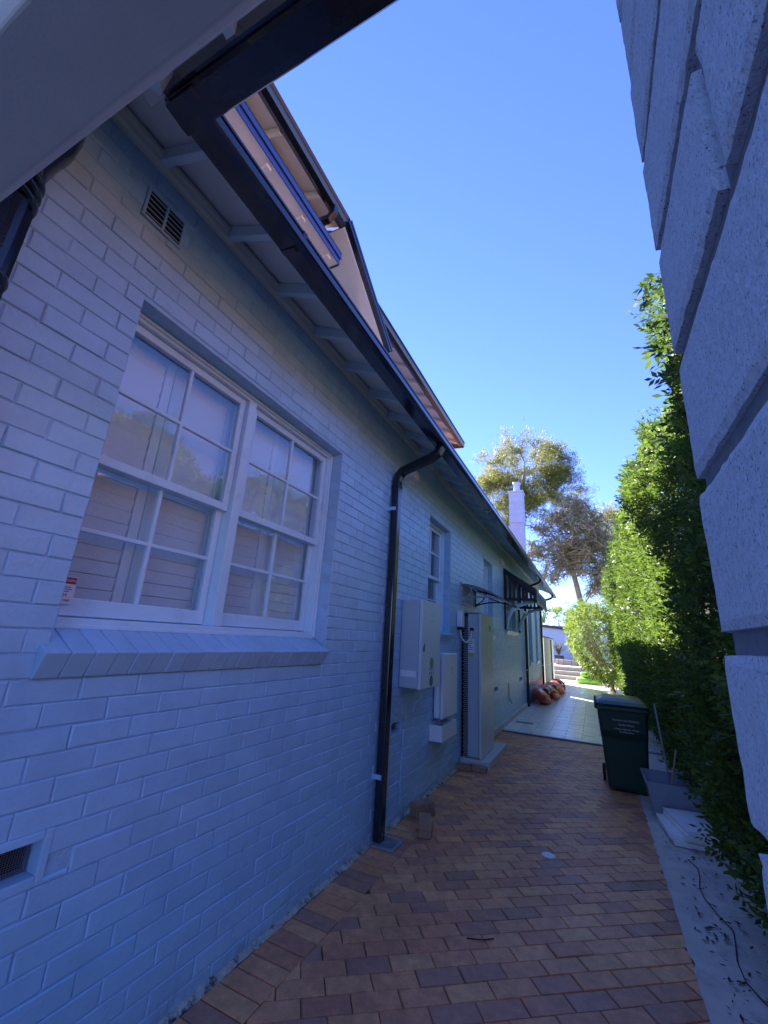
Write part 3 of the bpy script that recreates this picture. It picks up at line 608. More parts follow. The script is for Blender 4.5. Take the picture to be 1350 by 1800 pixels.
for k in range(-20, 19):
    z0, z1 = jz0 + k*.086 + .0050, jz0 + (k+1)*.086 - .0045
    if z0 < -.04: continue
    yb = PYE; first = .112 if (k % 2) == 0 else .232; L_ = first
    far = not (-4 <= k <= 9)
    while yb > -.5:
        ya = yb - L_
        if not (far and yb < .1): rough_brick(ya, yb, z0, z1, PX + random.uniform(-.0015, .0015), PX+.11, sd_i*3.7); sd_i += 1
        yb = ya - .010; L_ = .23
    MB().box(PX+.118, 2.285, PYE-.11, PYE-.001, z0, z1).build('brick', 'rough', pier)
    

# ------------------------------------------------------------------ wall-mounted equipment
def thing(name, loc, label, cat, group=None): return empty(name, loc, None, label, cat, group)
t = thing('battery_cabinet', (.12, 4.48, 1.19), 'tall grey metal battery cabinet mounted on the wall right of the black downpipe', 'cabinet')
MB().box(.004, .205, 4.19, 4.77, 1.19, 2.065).build('body', 'steelgrey', t, bevel=.012, seg=3)
MB().box(.208, .245, 4.185, 4.775, 1.185, 2.07).build('door', 'cream', t, bevel=.010, seg=3)
MB().prism([(4.235, 1.55), (4.262, 1.55), (4.262, 1.63), (4.235, 1.59)], 'x', .244, .250).build('latch', 'mesh_dark', t)
for zc, m_ in ((1.435, 'greenink'), (1.255, 'tealink')):
    e = MB(); e.v = []; n = 24
    e.prism([(4.50+.055*math.cos(2*math.pi*i/n), zc+.055*math.sin(2*math.pi*i/n)) for i in range(n)], 'x', .2448, .2462); e.build('sticker', m_, t)
for zc, s_ in ((1.375, '▪ ▪ ▪'), (1.33, '▪ ▪ ▪'), (1.93, '▪▪'), (1.865, '▪▪')):
    tx = MB(); nn = s_.count('▪')
    for i in range(nn): yc = 4.50 + (i-(nn-1)/2)*.055; tx.box(.2447, .2456, yc-.010, yc+.010, zc-.016, zc+.016)
    tx.build('warning_symbol', 'tealink' if nn == 3 else 'steelgrey', t)
for zc in (1.30, 1.95): MB().tube([(.225, 4.776, zc-.04), (.225, 4.776, zc+.04)], .011, 8).build('hinge', 'alu', t)
for yc in (4.205, 4.755):
    for zc in (1.205, 2.05): MB().tube([(.2445, yc, zc), (.2475, yc, zc)], .006, 8).build('screw', 'alu', t)
MB().box(.02, .19, 4.1885, 4.1905, 1.30, 1.36).build('rating_plate', 'label', t)
MB().tube([(.10, 4.6, 1.19), (.09, 4.6, 1.05), (.02, 4.62, .98), (.012, 4.62, .90)], .012, 8).build('conduit', 'steelgrey', t)
t = thing('inverter_unit', (.07, 5.58, .77), 'white rounded inverter box on the wall beside the battery cabinet', 'inverter')
MB().box(.012, .085, 5.275, 5.885, .765, 1.515).build('back_case', 'abs', t, bevel=.02, seg=4)
MB().box(.089, .135, 5.27, 5.89, .76, 1.52).build('front_cover', 'abs', t, bevel=.028, seg=5)
MB().box(.1345, .1362, 5.60, 5.63, 1.30, 1.34).build('logo', 'steelgrey', t); MB().box(.1345, .1362, 5.59, 5.64, 1.275, 1.283).build('logo_text', 'steelgrey', t)
for yc in (5.36, 5.45): MB().tube([(.07, yc, .775), (.07, yc, .70)], .014, 8).build('gland', 'alu', t)
t = thing('cable_tray', (.08, 5.45, .54), 'white open-topped cable box under the inverter', 'cable box')
mb = MB().box(.002, .165, 5.16, 5.76, .54, .552).box(.155, .165, 5.16, 5.76, .552, .715).box(.002, .012, 5.16, 5.76, .552, .725).box(.012, .155, 5.16, 5.17, .552, .715).box(.012, .155, 5.75, 5.76, .552, .715); mb.build('box', 'abs', t, bevel=.003)
MB().box(.02, .15, 5.5, 5.74, .66, .70).build('cable_bundle', 'steelgrey', t)
t = thing('concrete_pad', (.2, 7.2, 0), 'low concrete pad under the tall metal cabinet', 'concrete pad')
MB().box(.004, .42, 6.50, 7.86, -.02, .105).build('slab', 'pad', t, bevel=.008)
t = thing('tall_cabinet', (.16, 7.0, .105), 'tall narrow grey metal service cabinet standing on the concrete pad', 'cabinet')
MB().box(.10, .262, 6.56, 7.42, .12, 2.095).build('body', 'steelgrey', t, bevel=.006)
MB().box(.264, .30, 6.55, 7.43, .115, 2.10).build('door', 'cream', t, bevel=.008)
MB().box(.02, .098, 6.575, 7.42, .12, 2.08).build('perforated_backing', 'mesh_dark', t)
pm = MB()
for i in range(74):
    z = .135 + i*.026
    for j in range(3): x = .028 + j*.026 + (.013 if i % 2 else 0); pm.box(x, x+.016, 6.566, 6.574, z, z+.014)
pm.build('perforated_grille', 'alu', t, kind='stuff')
MB().box(.010, .30, 6.54, 7.44, 2.10, 2.115).build('cap', 'alu', t, bevel=.004)
MB().box(.012, .022, 6.553, 7.42, .115, 2.10).build('edge_post', 'gutter', t); MB().box(.254, .263, 6.548, 6.56, .115, 2.10).build('edge_post', 'alu', t)
MB().box(.299, .303, 7.18, 7.22, 1.86, 1.95).build('latch', 'mesh_dark', t)
MB().box(.11, .20, 6.553, 6.559, 1.52, 1.72).build('label_plate', 'label', t); MB().box(.115, .19, 6.551, 6.558, 1.47, 1.51).build('label_plate', 'yellow', t)
for i in range(5): MB().box(.12, .12+random.uniform(.03, .07), 6.5515, 6.5535, 1.56+i*.03, 1.568+i*.03).build('label_line', 'ink', t)
for xx in (.03, .26): MB().box(xx, xx+.03, 6.58, 6.61, .104, .12).build('foot', 'alu', t)
t = thing('isolator_box', (.05, 6.35, 1.9), 'small white electrical isolator box with looping conduit beside the tall cabinet', 'isolator')
MB().box(.003, .085, 6.28, 6.42, 1.88, 2.12).build('box', 'abs', t, bevel=.012)
MB().box(.01, .08, 6.30, 6.40, 1.84, 1.879).build('gland', 'tyre', t)
MB().box(.15, .19, 6.50, 6.552, 1.84, 1.885).build('gland', 'tyre', t)
MB().tube([(.04 + (.13)*(1-math.cos(a))/2, 6.35+.17*(1-math.cos(a))/2, 1.86-.19*math.sin(a)) for a in np.linspace(0, math.pi, 15)], .014, 8).build('conduit', 'abs', t, smooth=True)
t = thing('wall_cable', (.01, 4.34, 0), 'thin pale conduit running down the wall beside the black downpipe', 'conduit')
MB().tube([(.006, 4.36, .78), (.014, 4.345, .74), (.012, 4.335, .5), (.010, 4.33, .3), (.014, 4.34, .12), (.035, 4.36, .01)], .009, 8).build('conduit', 'paint', t, smooth=True)
t = thing('garden_tap', (.03, 10.5, .45), 'small brass garden tap with standpipe low on the far wall', 'tap')
MB().tube([(.02, 10.5, .84), (.02, 10.5, .52), (.03, 10.5, .47), (.07, 10.5, .45), (.08, 10.5, .41)], .011, 8).build('standpipe', 'brass', t); MB().box(.05, .07, 10.47, 10.53, .48, .5).build('handle', 'brass', t)
# clear canopy
t = thing('door_canopy', (.4, 6.95, 2.2), 'curved smoked plastic canopy on scrolled brackets over the tall cabinet', 'canopy')
cv = [(.0, 2.545), (.10, 2.54), (.22, 2.515), (.36, 2.47), (.50, 2.41), (.64, 2.335), (.78, 2.25), (.86, 2.19)]
MB().prism(cv + [(x, z-.006) for x, z in cv[::-1]], 'y', 6.47, 7.50).build('sheet', 'poly', t)
MB().prism([(.855, 2.20), (.875, 2.185), (.865, 2.172), (.845, 2.187)], 'y', 6.46, 7.51).build('front_rail', 'alu', t); MB().box(.001, .03, 6.46, 7.51, 2.535, 2.565).build('wall_rail', 'alu', t)
for yb_, mm in ((6.52, 'alu'), (7.42, 'striped')):
    b = MB().box(.001, .02, yb_-.018, yb_+.018, 2.26, 2.53)
    b.tube([(x, yb_, z-.016) for x, z in cv[:-1]], .011, 6); b.tube([(.01, yb_, 2.28), (.12, yb_, 2.32), (.26, yb_, 2.345), (.42, yb_, 2.35), (.60, yb_, 2.325), (.76, yb_, 2.245)], .012, 6)
    b.tube([(.02, yb_, 2.30), (.12, yb_, 2.36), (.17, yb_, 2.43), (.16, yb_, 2.51)], .010, 6); b.tube([(.18, yb_, 2.50), (.27, yb_, 2.41), (.42, yb_, 2.36)], .010, 6)
    b.build('bracket', mm, t)
# striped awning
t = thing('slatted_awning', (.4, 11.35, 2.7), 'black slatted awning with white curved brackets over the far window', 'awning')
AY0, AY1, AX = 10.25, 12.55, .72
MB().hexa([(.0, AY0, 3.40), (AX, AY0, 2.90), (AX, AY1, 2.90), (0, AY1, 3.40), (0, AY0, 3.44), (AX, AY0, 2.94), (AX, AY1, 2.94), (0, AY1, 3.44)]).build('roof_sheet', 'striped', t)
ra = lambda x: 3.40-.5*x/AX
for yy in (AY0, AY1):
    MB().box(.0, AX, yy-.02, yy+.02, 2.66, 2.72).build('bottom_rail', 'striped', t)
    MB().bar((0, yy, 3.36), (AX, yy, 2.86), .04, .09).build('rake_rail', 'striped', t)
    for i in range(8): x = .02 + i*.095; MB().box(x, x+.05, yy-.012, yy+.012, 2.72, ra(x+.05)).build('slat', 'striped', t)
MB().box(AX-.02, AX+.02, AY0, AY1, 2.62, 2.68).build('bottom_rail', 'striped', t)
MB().box(AX-.02, AX+.02, AY0, AY1, 2.84, 2.90).build('front_rail', 'striped', t)
for i in range(17): y = AY0+.03+i*.137; MB().box(AX-.012, AX+.012, y, y+.075, 2.68, 2.84).build('slat', 'striped', t)
for yy in (AY0+.12, AY1-.15):
    MB().tube([(.03, yy, 2.05), (.06, yy, 2.25), (.15, yy, 2.44), (.30, yy, 2.56), (.48, yy, 2.62), (.66, yy, 2.645)], [.03, .045, .05, .05, .045, .035], 6).build('bracket', 'white', t)
for yy in (10.27, 12.45): MB().box(.002, .04, yy-.03, yy+.03, 2.0, 3.38).build('side_post', 'striped', t)

# ------------------------------------------------------------------ things on the ground
t = thing('drain_grate', (.12, 3.82, 0), 'square metal drain grate at the foot of the black downpipe', 'drain')
f = MB(); X0, X1, Y0_, Y1_ = .035, .235, 3.70, 3.93
f.box(X0, X1, Y0_, Y0_+.018, .004, .016).box(X0, X1, Y1_-.018, Y1_, .004, .016).box(X0, X0+.018, Y0_+.018, Y1_-.018, .004, .016).box(X1-.018, X1, Y0_+.018, Y1_-.018, .004, .016); f.build('rim', 'alu', t)
MB().box(X0+.018, X1-.018, Y0_+.018, Y1_-.018, .0035, .006).build('sump', 'mesh_dark', t)
for i in range(9): x = X0+.026+i*.018; MB().box(x, x+.008, Y0_+.018, Y1_-.018, .006, .0145).build('bar', 'alu', t)
MB().bar((X0+.01, Y0_+.01, .012), (X1-.01, Y1_-.01, .012), .012, .008).build('cross_bar', 'alu', t)
def loose(x, y, z, rz, m_='loose', L=.23, W=.115, H=.06): 
    c, s = math.cos(rz), math.sin(rz); P_ = [(-W/2, -L/2), (W/2, -L/2), (W/2, L/2), (-W/2, L/2)]; q = [(x+a*c-b*s, y+a*s+b*c) for a, b in P_]
    return MB().hexa([(*p, z) for p in q] + [(*p, z+H) for p in q]).build('loose_paver', m_, None, bevel=.004)
lg = 'loose clay pavers left against the wall'
for args, lab in (((.335, 4.20, .003, R(14)), 'lower of two stacked loose pavers right of the drain grate'), ((.325, 4.195, .064, R(22)), 'upper of two stacked loose pavers right of the drain grate'),
                  ((.17, 4.56, .003, R(-35)), 'lower loose paver touching the wall behind the stacked pair'), ((.165, 4.55, .064, R(-28)), 'dusty upper loose paver touching the wall behind the stacked pair'),
                  ((.10, 6.36, .003, R(85)), 'loose paver lying at the near foot of the concrete pad'), ((.29, 6.40, .003, R(92)), 'outer loose paver at the near corner of the concrete pad')):
    tag(loose(*args), lab, 'paver', lg)
t = tag(MB().lathe([(.055, 0), (.055, .004), (.05, .006), (.012, .006), (.010, .003), (.0, .003)], (1.35, 4.40, .001), 28).build('access_cover', 'abs'), 'small round white access cover set in the brick paving', 'cover')
tag(MB().box(.13, .50, 10.56, 10.72, .030, .036).build('floor_vent', mat('floor_vent_grey', (.14, .15, .12), .6)), 'grey rectangular drain cover in the pale tiles', 'drain')
t = thing('channel_drain', (1.1, 9.45, 0), 'thin slotted channel drain between brick paving and pale tiles', 'drain')
MB().box(.05, 2.2, 9.425, 9.485, .0, .020).build('channel', 'mesh_dark', t); cb = MB()
for i in range(75): x = .06+i*.0285; cb.box(x, x+.015, 9.428, 9.482, .020, .026)
cb.build('grating', 'alu', t, kind='stuff')
# wheelie bin
t = thing('wheelie_bin', (2.09, 6.86, 0), 'dark green wheelie bin with white lettering standing against the hedge', 'bin')
def ringrect(cx_, cy_, hx, hy, z, r=.04, n=4):
    o = []
    for sx, sy, a0 in ((1, 1, 0), (-1, 1, 90), (-1, -1, 180), (1, -1, 270)):
        for i in range(n+1): a = R(a0+90*i/n); o.append((cx_+sx*(hx-r)+r*math.cos(a), cy_+sy*(hy-r)+r*math.sin(a), z))
    return o
def loft(rings, name, m_, parent, smooth=True):
    n = len(rings[0]); mb = MB()
    for r_ in rings: mb.v += r_
    for i in range(len(rings)-1):
        for k in range(n): mb.f.append((i*n+k, i*n+(k+1) % n, i*n+n+(k+1) % n, i*n+n+k))
    mb.f.append(tuple(range(n))[::-1]); mb.f.append(tuple(len(mb.v)-n+k for k in range(n))); o = mb.build(name, m_, parent)
    return o
bx_, by_ = 2.085, 6.90
loft([ringrect(bx_, by_+.04, .215, .25, .03), ringrect(bx_, by_+.04, .225, .26, .06), ringrect(bx_, by_+.02, .258, .30, .60), ringrect(bx_, by_+.02, .262, .305, .62), ringrect(bx_, by_+.005, .268, .325, .70), ringrect(bx_, by_, .285, .345, .955)], 'body', 'binbody', t)
loft([ringrect(bx_, by_, .308, .37, .945, .05), ringrect(bx_, by_, .315, .378, .955, .05), ringrect(bx_, by_, .315, .378, .99, .05), ringrect(bx_, by_, .300, .365, 1.0, .05)], 'rim', 'binbody', t)
loft([ringrect(bx_-.005, by_-.005, .31, .375, 1.003, .05), ringrect(bx_-.005, by_-.005, .315, .38, 1.02, .05), ringrect(bx_, by_, .27, .33, 1.055, .06), ringrect(bx_+.01, by_+.02, .22, .27, 1.085, .08), ringrect(bx_+.01, by_+.03, .10, .15, 1.095, .08)], 'lid', 'binlid', t)
MB().box(bx_-.25, bx_-.22, by_-.40, by_-.36, 1.0, 1.03).build('handle', 'binlid', t)
MB().tube([(bx_-.30, by_-.30, 1.03), (bx_-.30, by_-.30, 1.10)], .012, 6).build('lid_peg', 'tyre', t)
for sx in (-1, 1):
    wv = MB(); wv.prism([(by_+.27+.1*math.cos(2*math.pi*i/18), .1+.1*math.sin(2*math.pi*i/18)) for i in range(18)], 'x', bx_+sx*.255-.02, bx_+sx*.255+.02); wv.build('wheel', 'tyre', t)
fy = lambda z: 6.58 - (z-.70)*.098
for s_, z_, sz_ in (('KU-RING-GAI COUNCIL', .835, .027), ('Garden Waste', .785, .029), ('/  Please: Leaf litter, Weeds,', .735, .025), ('Small Branches', .70, .026)):
    text('lettering', s_, sz_, (bx_+.03, fy(z_)-.004, z_), (1, 0, 0), (0, -.0976, .9952), 'label', t)
# storage tub
t = thing('storage_tub', (2.46, 6.15, 0), 'translucent grey plastic storage tub in front of the green bin', 'tub')
def walls(mb, cx_, cy_, hx0, hy0, hx1, hy1, z0, z1, th=.004):
    a = [(cx_-hx0, cy_-hy0), (cx_+hx0, cy_-hy0), (cx_+hx0, cy_+hy0), (cx_-hx0, cy_+hy0)]; b = [(cx_-hx1, cy_-hy1), (cx_+hx1, cy_-hy1), (cx_+hx1, cy_+hy1), (cx_-hx1, cy_+hy1)]
    A_ = [(*p, z0) for p in a]; B_ = [(*p, z1) for p in b]; mb.add(A_+B_, [(0, 1, 5, 4), (1, 2, 6, 5), (2, 3, 7, 6), (3, 0, 4, 7), (3, 2, 1, 0)])
tm = MB(); walls(tm, 2.47, 6.17, .19, .23, .245, .30, .012, .345); o = tm.build('shell', 'tub', t); so_ = o.modifiers.new('s', 'SOLIDIFY'); so_.thickness = .004
rm = MB(); 
for a, b in (((2.222, 5.868), (2.718, 5.868)), ((2.718, 5.868), (2.718, 6.472)), ((2.718, 6.472), (2.222, 6.472)), ((2.222, 6.472), (2.222, 5.868))): rm.bar((*a, .348), (*b, .348), .022, .014)
rm.build('rim', 'tub', t)
for a, b in (((2.42, 5.93, .06), (2.415, 5.885, .27)), ((2.415, 5.885, .27), (2.56, 5.885, .27)), ((2.56, 5.885, .27), (2.58, 5.93, .06))): MB().bar(a, b, .010, .008, (0, 1, .2)).build('rib', 'tub', t)
tag(MB().tube([(2.50, 6.25, .03), (2.42, 6.31, 1.1)], .011, 8).build('metal_pole', 'pole'), 'long grey metal pole standing in the plastic tub', 'pole')
tag(MB().tube([(2.40, 6.0, .03), (2.56, 6.12, .66)], .011, 8).build('wooden_stick', 'wood'), 'short pale wooden stick leaning in the plastic tub', 'stick')
def board(cx_, cy_, z, rz, L, W, H, lab):
    c, s = math.cos(rz), math.sin(rz); q = [(cx_+a*c-b*s, cy_+a*s+b*c) for a, b in ((-W/2, -L/2), (W/2, -L/2), (W/2, L/2), (-W/2, L/2))]
    tag(MB().hexa([(*p, z) for p in q] + [(*p, z+H) for p in q]).build('white_board', 'board', None, bevel=.002), lab, 'board', 'white boards stacked beside the hedge')
board(2.50, 5.56, .012, R(6), .60, .36, .036, 'bottom white board of the stack beside the hedge'); board(2.49, 5.58, .049, R(4), .58, .38, .034, 'second white board from the bottom of the stack')
board(2.56, 5.54, .084, R(10), .60, .34, .036, 'third white board from the bottom of the stack'); board(2.57, 5.55, .121, R(11), .60, .34, .034, 'top white board of the stack beside the hedge')
# litter on the concrete and a creeping stem
lt = MB()
for i in range(330):
    yq = 1.6 + 4.6*random.random()**1.2; xq = 2.26 + abs(random.gauss(.22, .16))
    if xq > 2.9: continue
    a = random.uniform(0, 6.28); l = random.uniform(.008, .03); wv = l*random.uniform(.2, .45); zq = .013+random.uniform(0, .008)
    d_ = Vector((math.cos(a), math.sin(a), random.uniform(-.15, .25))); e_ = Vector((-math.sin(a), math.cos(a), random.uniform(-.3, .3))); c_ = Vector((xq, yq, zq))
    lt.add([c_-d_*l, c_+e_*wv, c_+d_*l, c_-e_*wv], [(0, 1, 2, 3)])
tag(lt.build('leaf_litter', 'litter'), 'dry leaf litter scattered over the concrete strip', 'leaf litter', kind='stuff')
tag(MB().tube([(2.42+.03*math.sin(i*1.3)+.012*i/3+random.uniform(-.012, .012), 5.0-i*.17, .013+random.uniform(0, .008)) for i in range(16)], .0032, 5).build('creeping_stem', 'twig'), 'thin dark creeping stem lying along the concrete strip', 'stem')
tag(MB().tube([(1.02, 3.02, .006), (1.07, 3.03, .01), (1.12, 3.06, .008), (1.16, 3.10, .006)], .0035, 5).build('twig', 'twig'), 'small curled twig lying on the brick paving', 'twig')
# kayaks
def kayak(x, y0, L, wv, h, rz, lab, zoff=0, tilt=R(38)):
    t = thing('kayak', (x, y0+L/2, zoff), lab, 'kayak', 'red kayaks lying along the far wall'); n = 24; m_ = 20; rings = []
    for i in range(n+1):
        s = i/n; f = max(.03, (math.sin(math.pi*min(max(s, .0), 1)))**.42); rk = .10*(abs(2*s-1))**3
        ring = []
        for k in range(m_):
            a = 2*math.pi*k/m_; px = wv/2*f*math.copysign(abs(math.cos(a))**.8, math.cos(a)); pz = (h/2*f)*math.copysign(abs(math.sin(a))**.9, math.sin(a)) + rk
            if math.sin(a) > .35 and .28 < s < .72: pz -= .12*min(1, (min(s-.28, .72-s))/.08)
            qx = px*math.cos(tilt)+pz*math.sin(tilt); qz = -px*math.sin(tilt)+pz*math.cos(tilt)
            ring.append((x+qx, y0+L*s, zoff+.235+qz))
        rings.append(ring)
    o = loft(rings, 'hull', 'kayak', t); o.data.polygons.foreach_set('use_smooth', [True]*len(o.data.polygons))
    seat = MB().tube([(x+.12*math.sin(tilt)*1.2, y0+L*.36, zoff+.235+.12), (x+.12*math.sin(tilt)*1.2, y0+L*.64, zoff+.235+.12)], .10, 10).build('cockpit', 'kayakin', t)
    MB().tube([(x+.24, y0+.35, zoff+.36), (x+.27, y0+.8, zoff+.40), (x+.27, y0+L-.8, zoff+.40), (x+.24, y0+L-.35, zoff+.36)], .018, 6).build('gunwale', 'kayakin', t)
kayak(.30, 13.75, 2.6, .62, .40, 0, 'nearest red kayak lying on its side against the wall')
kayak(.42, 15.3, 2.7, .62, .44, 0, 'middle red kayak of the row along the wall'); kayak(.46, 17.4, 2.6, .60, .46, 0, 'farthest red kayak of the row along the wall')
# far terrace
t = thing('inflatable_raft', (1.5, 24.8, .03), 'lime green inflatable raft lying on the sunny tiles', 'inflatable')
for i, (z, yo) in enumerate(((.16, 24.4), (.16, 24.75), (.44, 24.6))): MB().tube([(.95+.1*i, yo, z), (1.0+.1*i, yo, z), (2.05, yo, z), (2.1, yo, z)], [.10, .155, .155, .1], 14).build('air_tube', 'lime', t, smooth=True)
st = thing('garden_steps', (.5, 27.5, 0), 'pale sandstone steps beyond the sunny terrace', 'steps')
for i in range(3): MB().box(-1.2, 3, 26.6+i*.5, 27.1+i*.5 if i < 2 else 34, -.05, .22+.22*i).build('step', 'stone', st, bevel=.02)
t = thing('low_garden_wall', (.5, 30, .6), 'low sandstone wall topped with pale coping behind the steps', 'wall')
MB().box(-.4, 3, 30, 30.3, .60, .95).build('wall', 'stone', t); MB().box(-.4, 3.05, 29.95, 30.35, .951, 1.02).build('coping', 'fencegrey', t)
t = thing('pool_fence', (.5, 28.3, .6), 'thin dark metal railing on the steps', 'railing')
MB().tube([(-.3, 28.3, 1.05), (1.6, 28.3, 1.05)], .015, 6).build('rail', 'fence_alu', t)
for x in (-.1, .2, .6, 1.2): MB().tube([(x, 28.3, .60), (x, 28.3, 1.05)], .015, 6).build('post', 'fence_alu', t)
t = thing('rear_building', (0, 36, .6), 'pale lilac brick garden building with dark roof edge at the end', 'building')
MB().box(-3.5, 5, 35.5, 39, .5, 3.25).build('wall', 'rear', t)
rb = MB(); z = 1.2; k = 0
while z < 3.2:
    x = -3.5 + .2*(k % 2)
    while x < 4.8: rb.box(x+.01, x+.38, 35.488, 35.502, z+.01, z+.16); x += .4
    z += .175; k += 1
rb.build('wall_blocks', 'rear', t, kind='stuff')
MB().hexa([(-3.7, 35.3, 3.32), (5.2, 35.3, 2.5), (5.2, 39.2, 2.5), (-3.7, 39.2, 3.32), (-3.7, 35.3, 3.52), (5.2, 35.3, 2.7), (5.2, 39.2, 2.7), (-3.7, 39.2, 3.52)]).build('roof_edge', 'fence_alu', t)
MB().tube([(-2.6, 35.42, 1.75), (3, 35.42, 1.75)], .03, 6).build('pipe', 'abs', t)
t = thing('potted_plant', (-.4, 33.5, .66), 'dark grey potted plant in front of the lilac building', 'plant')
MB().lathe([(.22, 0), (.30, .3), (.32, .5), (.3, .5)], (-.4, 33.5, .66), 16).build('pot', 'fence_alu', t)
pl = MB()
for i in range(26):
    a = random.uniform(0, 6.28); r_ = random.uniform(.2, .7); h_ = random.uniform(.3, 1.0); c_ = Vector((-.4, 33.5, 1.15)); e_ = c_+Vector((r_*math.cos(a), r_*math.sin(a), h_)); s_ = Vector((-math.sin(a), math.cos(a), 0))*.05
    pl.add([c_, (c_+e_)/2+s_+Vector((0, 0, .1)), e_, (c_+e_)/2-s_+Vector((0, 0, .1))], [(0, 1, 2, 3)])
pl.build('leaves', 'dullleaf', t)
t = thing('boundary_wall', (-.2, 20.4, 0), 'cream rendered wall end with black cap beyond the kayaks', 'wall')
MB().box(-.35, .02, 18.9, 23.5, -.05, 2.05).build('wall', 'fencegrey', t, bevel=.01); MB().box(-.38, .05, 18.87, 23.53, 2.051, 2.10).build('cap', 'gutter', t)
MB().tube([(.03, 18.95, .95), (.03, 21.8, .95)], .018, 6).build('rail', 'abs', t); MB().tube([(.06, 21.7, 0), (.06, 21.7, 2.0)], .03, 6).build('post', 'fence_alu', t)

# ------------------------------------------------------------------ foliage helpers
def leaf_cloud(C, Nrm, size, spread=.9, sprig=5, aspect=.42):
    """sprigs of folded diamond leaflets at centres C pointing roughly along Nrm"""
    n = len(C); ax = Nrm + rng.normal(0, spread, (n, 3)); ax /= np.linalg.norm(ax, axis=1)[:, None]
    rv = rng.normal(0, 1, (n, 3)); sd__ = np.cross(ax, rv); sd__ /= np.linalg.norm(sd__, axis=1)[:, None]; nr = np.cross(sd__, ax)
    Vs = []
    sz_ = size*(1+rng.normal(0, .22, n))
    for k in range(sprig):
        t_ = (k+.4)/sprig; side = 1 if k % 2 else -1
        if k == sprig-1: d = ax; base = C + ax*(sz_*1.55)[:, None]
        else: d = ax*.62 + sd__*side*.78; base = C + ax*(t_*1.7*sz_)[:, None]
        d = d + nr*rng.normal(0, .25, n)[:, None]; wd = np.cross(d, nr); wd /= (np.linalg.norm(wd, axis=1)[:, None]+1e-9)
        l = (sz_*rng.uniform(.8, 1.2, n))[:, None]; droop = nr*(l*rng.uniform(-.05, .18, n)[:, None])
        Vs.append(np.stack([base, base+d*l*.5+wd*l*aspect*.5+droop, base+d*l, base+d*l*.5-wd*l*aspect*.5+droop], 1))
    V = np.concatenate(Vs, 0).reshape(-1, 3); return V, np.arange(len(V)).reshape(-1, 4)
def fbm(y, z, s): return np.array([mnoise.fractal(Vector((a*s, b*s, 3.3)), .9, 2.1, 4) for a, b in zip(y, z)])

# ------------------------------------------------------------------ hedge along the right boundary
hedge = thing('tall_hedge', (3.2, 11, 0), 'tall dense green hedge along the right side of the path', 'hedge')
MB().box(2.95, 3.9, 2.6, 21.6, 0, 3.3).build('dark_core', 'core', hedge)  # solid box, near-black colour stands in for the shade inside the hedge
def hface(y, z):                                           # front surface x of the hedge
    f = 2.62 + .05*np.sin(y*1.7) + .20*fbm(y, z, .75) + .10*fbm(y, z, 2.4)
    f = f - .16*np.exp(-((y-6)/3.0)**2)*np.clip(1.6-z, 0, 1)*0 - .08*np.clip((z-2.2)/1.5, 0, 1)
    f = f + np.clip(.5-z, 0, .5)*.25
    return f
def htop(y): return 3.95 - .10*np.clip(4.2-y, 0, 2) + .25*np.sin(y*.9+1) + .03*y + .22*np.sin(y*2.7)
Vl, Fl, base = [], [], 0
def addcloud(V, F):
    global base
    Vl.append(V); Fl.append(F+base); base += len(V)
for (ya, yb_, dens, sz_) in ((2.2, 3.2, 1500, .048), (3.2, 6.5, 1050, .050), (6.5, 11, 700, .056), (11, 22, 300, .068)):
    n = int((yb_-ya)*4.4*dens*.42); yq = rng.uniform(ya, yb_, n); zq = rng.uniform(.06, 1, n)**.95*4.6; keep = zq < htop(yq)+rng.normal(0, .12, n); yq, zq = yq[keep], zq[keep]
    dep = np.abs(rng.normal(0, .11, len(yq))); xq = hface(yq, zq) + dep
    # clear a pocket round the bin, the tub and the boards
    pocket = (zq < 1.35) & (yq > 5.2) & (yq < 7.5); xq = np.where(pocket, np.maximum(xq, 2.58 + .12*rng.random(len(xq))), xq)
    nr = np.stack([-np.ones(len(yq)), rng.normal(0, .2, len(yq)), np.full(len(yq), .25)], 1)
    addcloud(*leaf_cloud(np.stack([xq, yq, zq], 1), nr, sz_, .75, 5))
    n = int((yb_-ya)*1.1*dens*.9); yq = rng.uniform(ya, yb_, n); xq = rng.uniform(2.5, 3.8, n); zq = htop(yq) - np.abs(rng.normal(0, .2, n)) - .25*np.clip(2.75-xq, 0, .3)
    addcloud(*leaf_cloud(np.stack([xq, yq, zq], 1), np.tile([-.2, 0, 1.], (n, 1)), sz_*1.1, .7, 5))
n = 700; yq = rng.uniform(2.3, 20, n); zq = htop(yq)-rng.random(n)**1.5*1.8; xq = hface(yq, zq) - rng.uniform(-.05, .07, n)     # stray shoots
addcloud(*leaf_cloud(np.stack([xq, yq, zq], 1), np.tile([-1, 0, .5], (n, 1)), .055, .6, 7))
npmesh('foliage', np.concatenate(Vl), np.concatenate(Fl), 'leaf', hedge)
tr = MB()
for i in range(24):
    y = 2.5+i*.8; tr.tube([(3.0, y, 0), (2.92+random.uniform(-.1, .1), y+random.uniform(-.2, .2), 1.2), (2.85+random.uniform(-.1, .1), y+random.uniform(-.3, .3), 2.6), (2.75, y+random.uniform(-.3, .3), 3.8)], [.03, .025, .018, .008], 6)
tr.build('stems', 'twig', hedge)
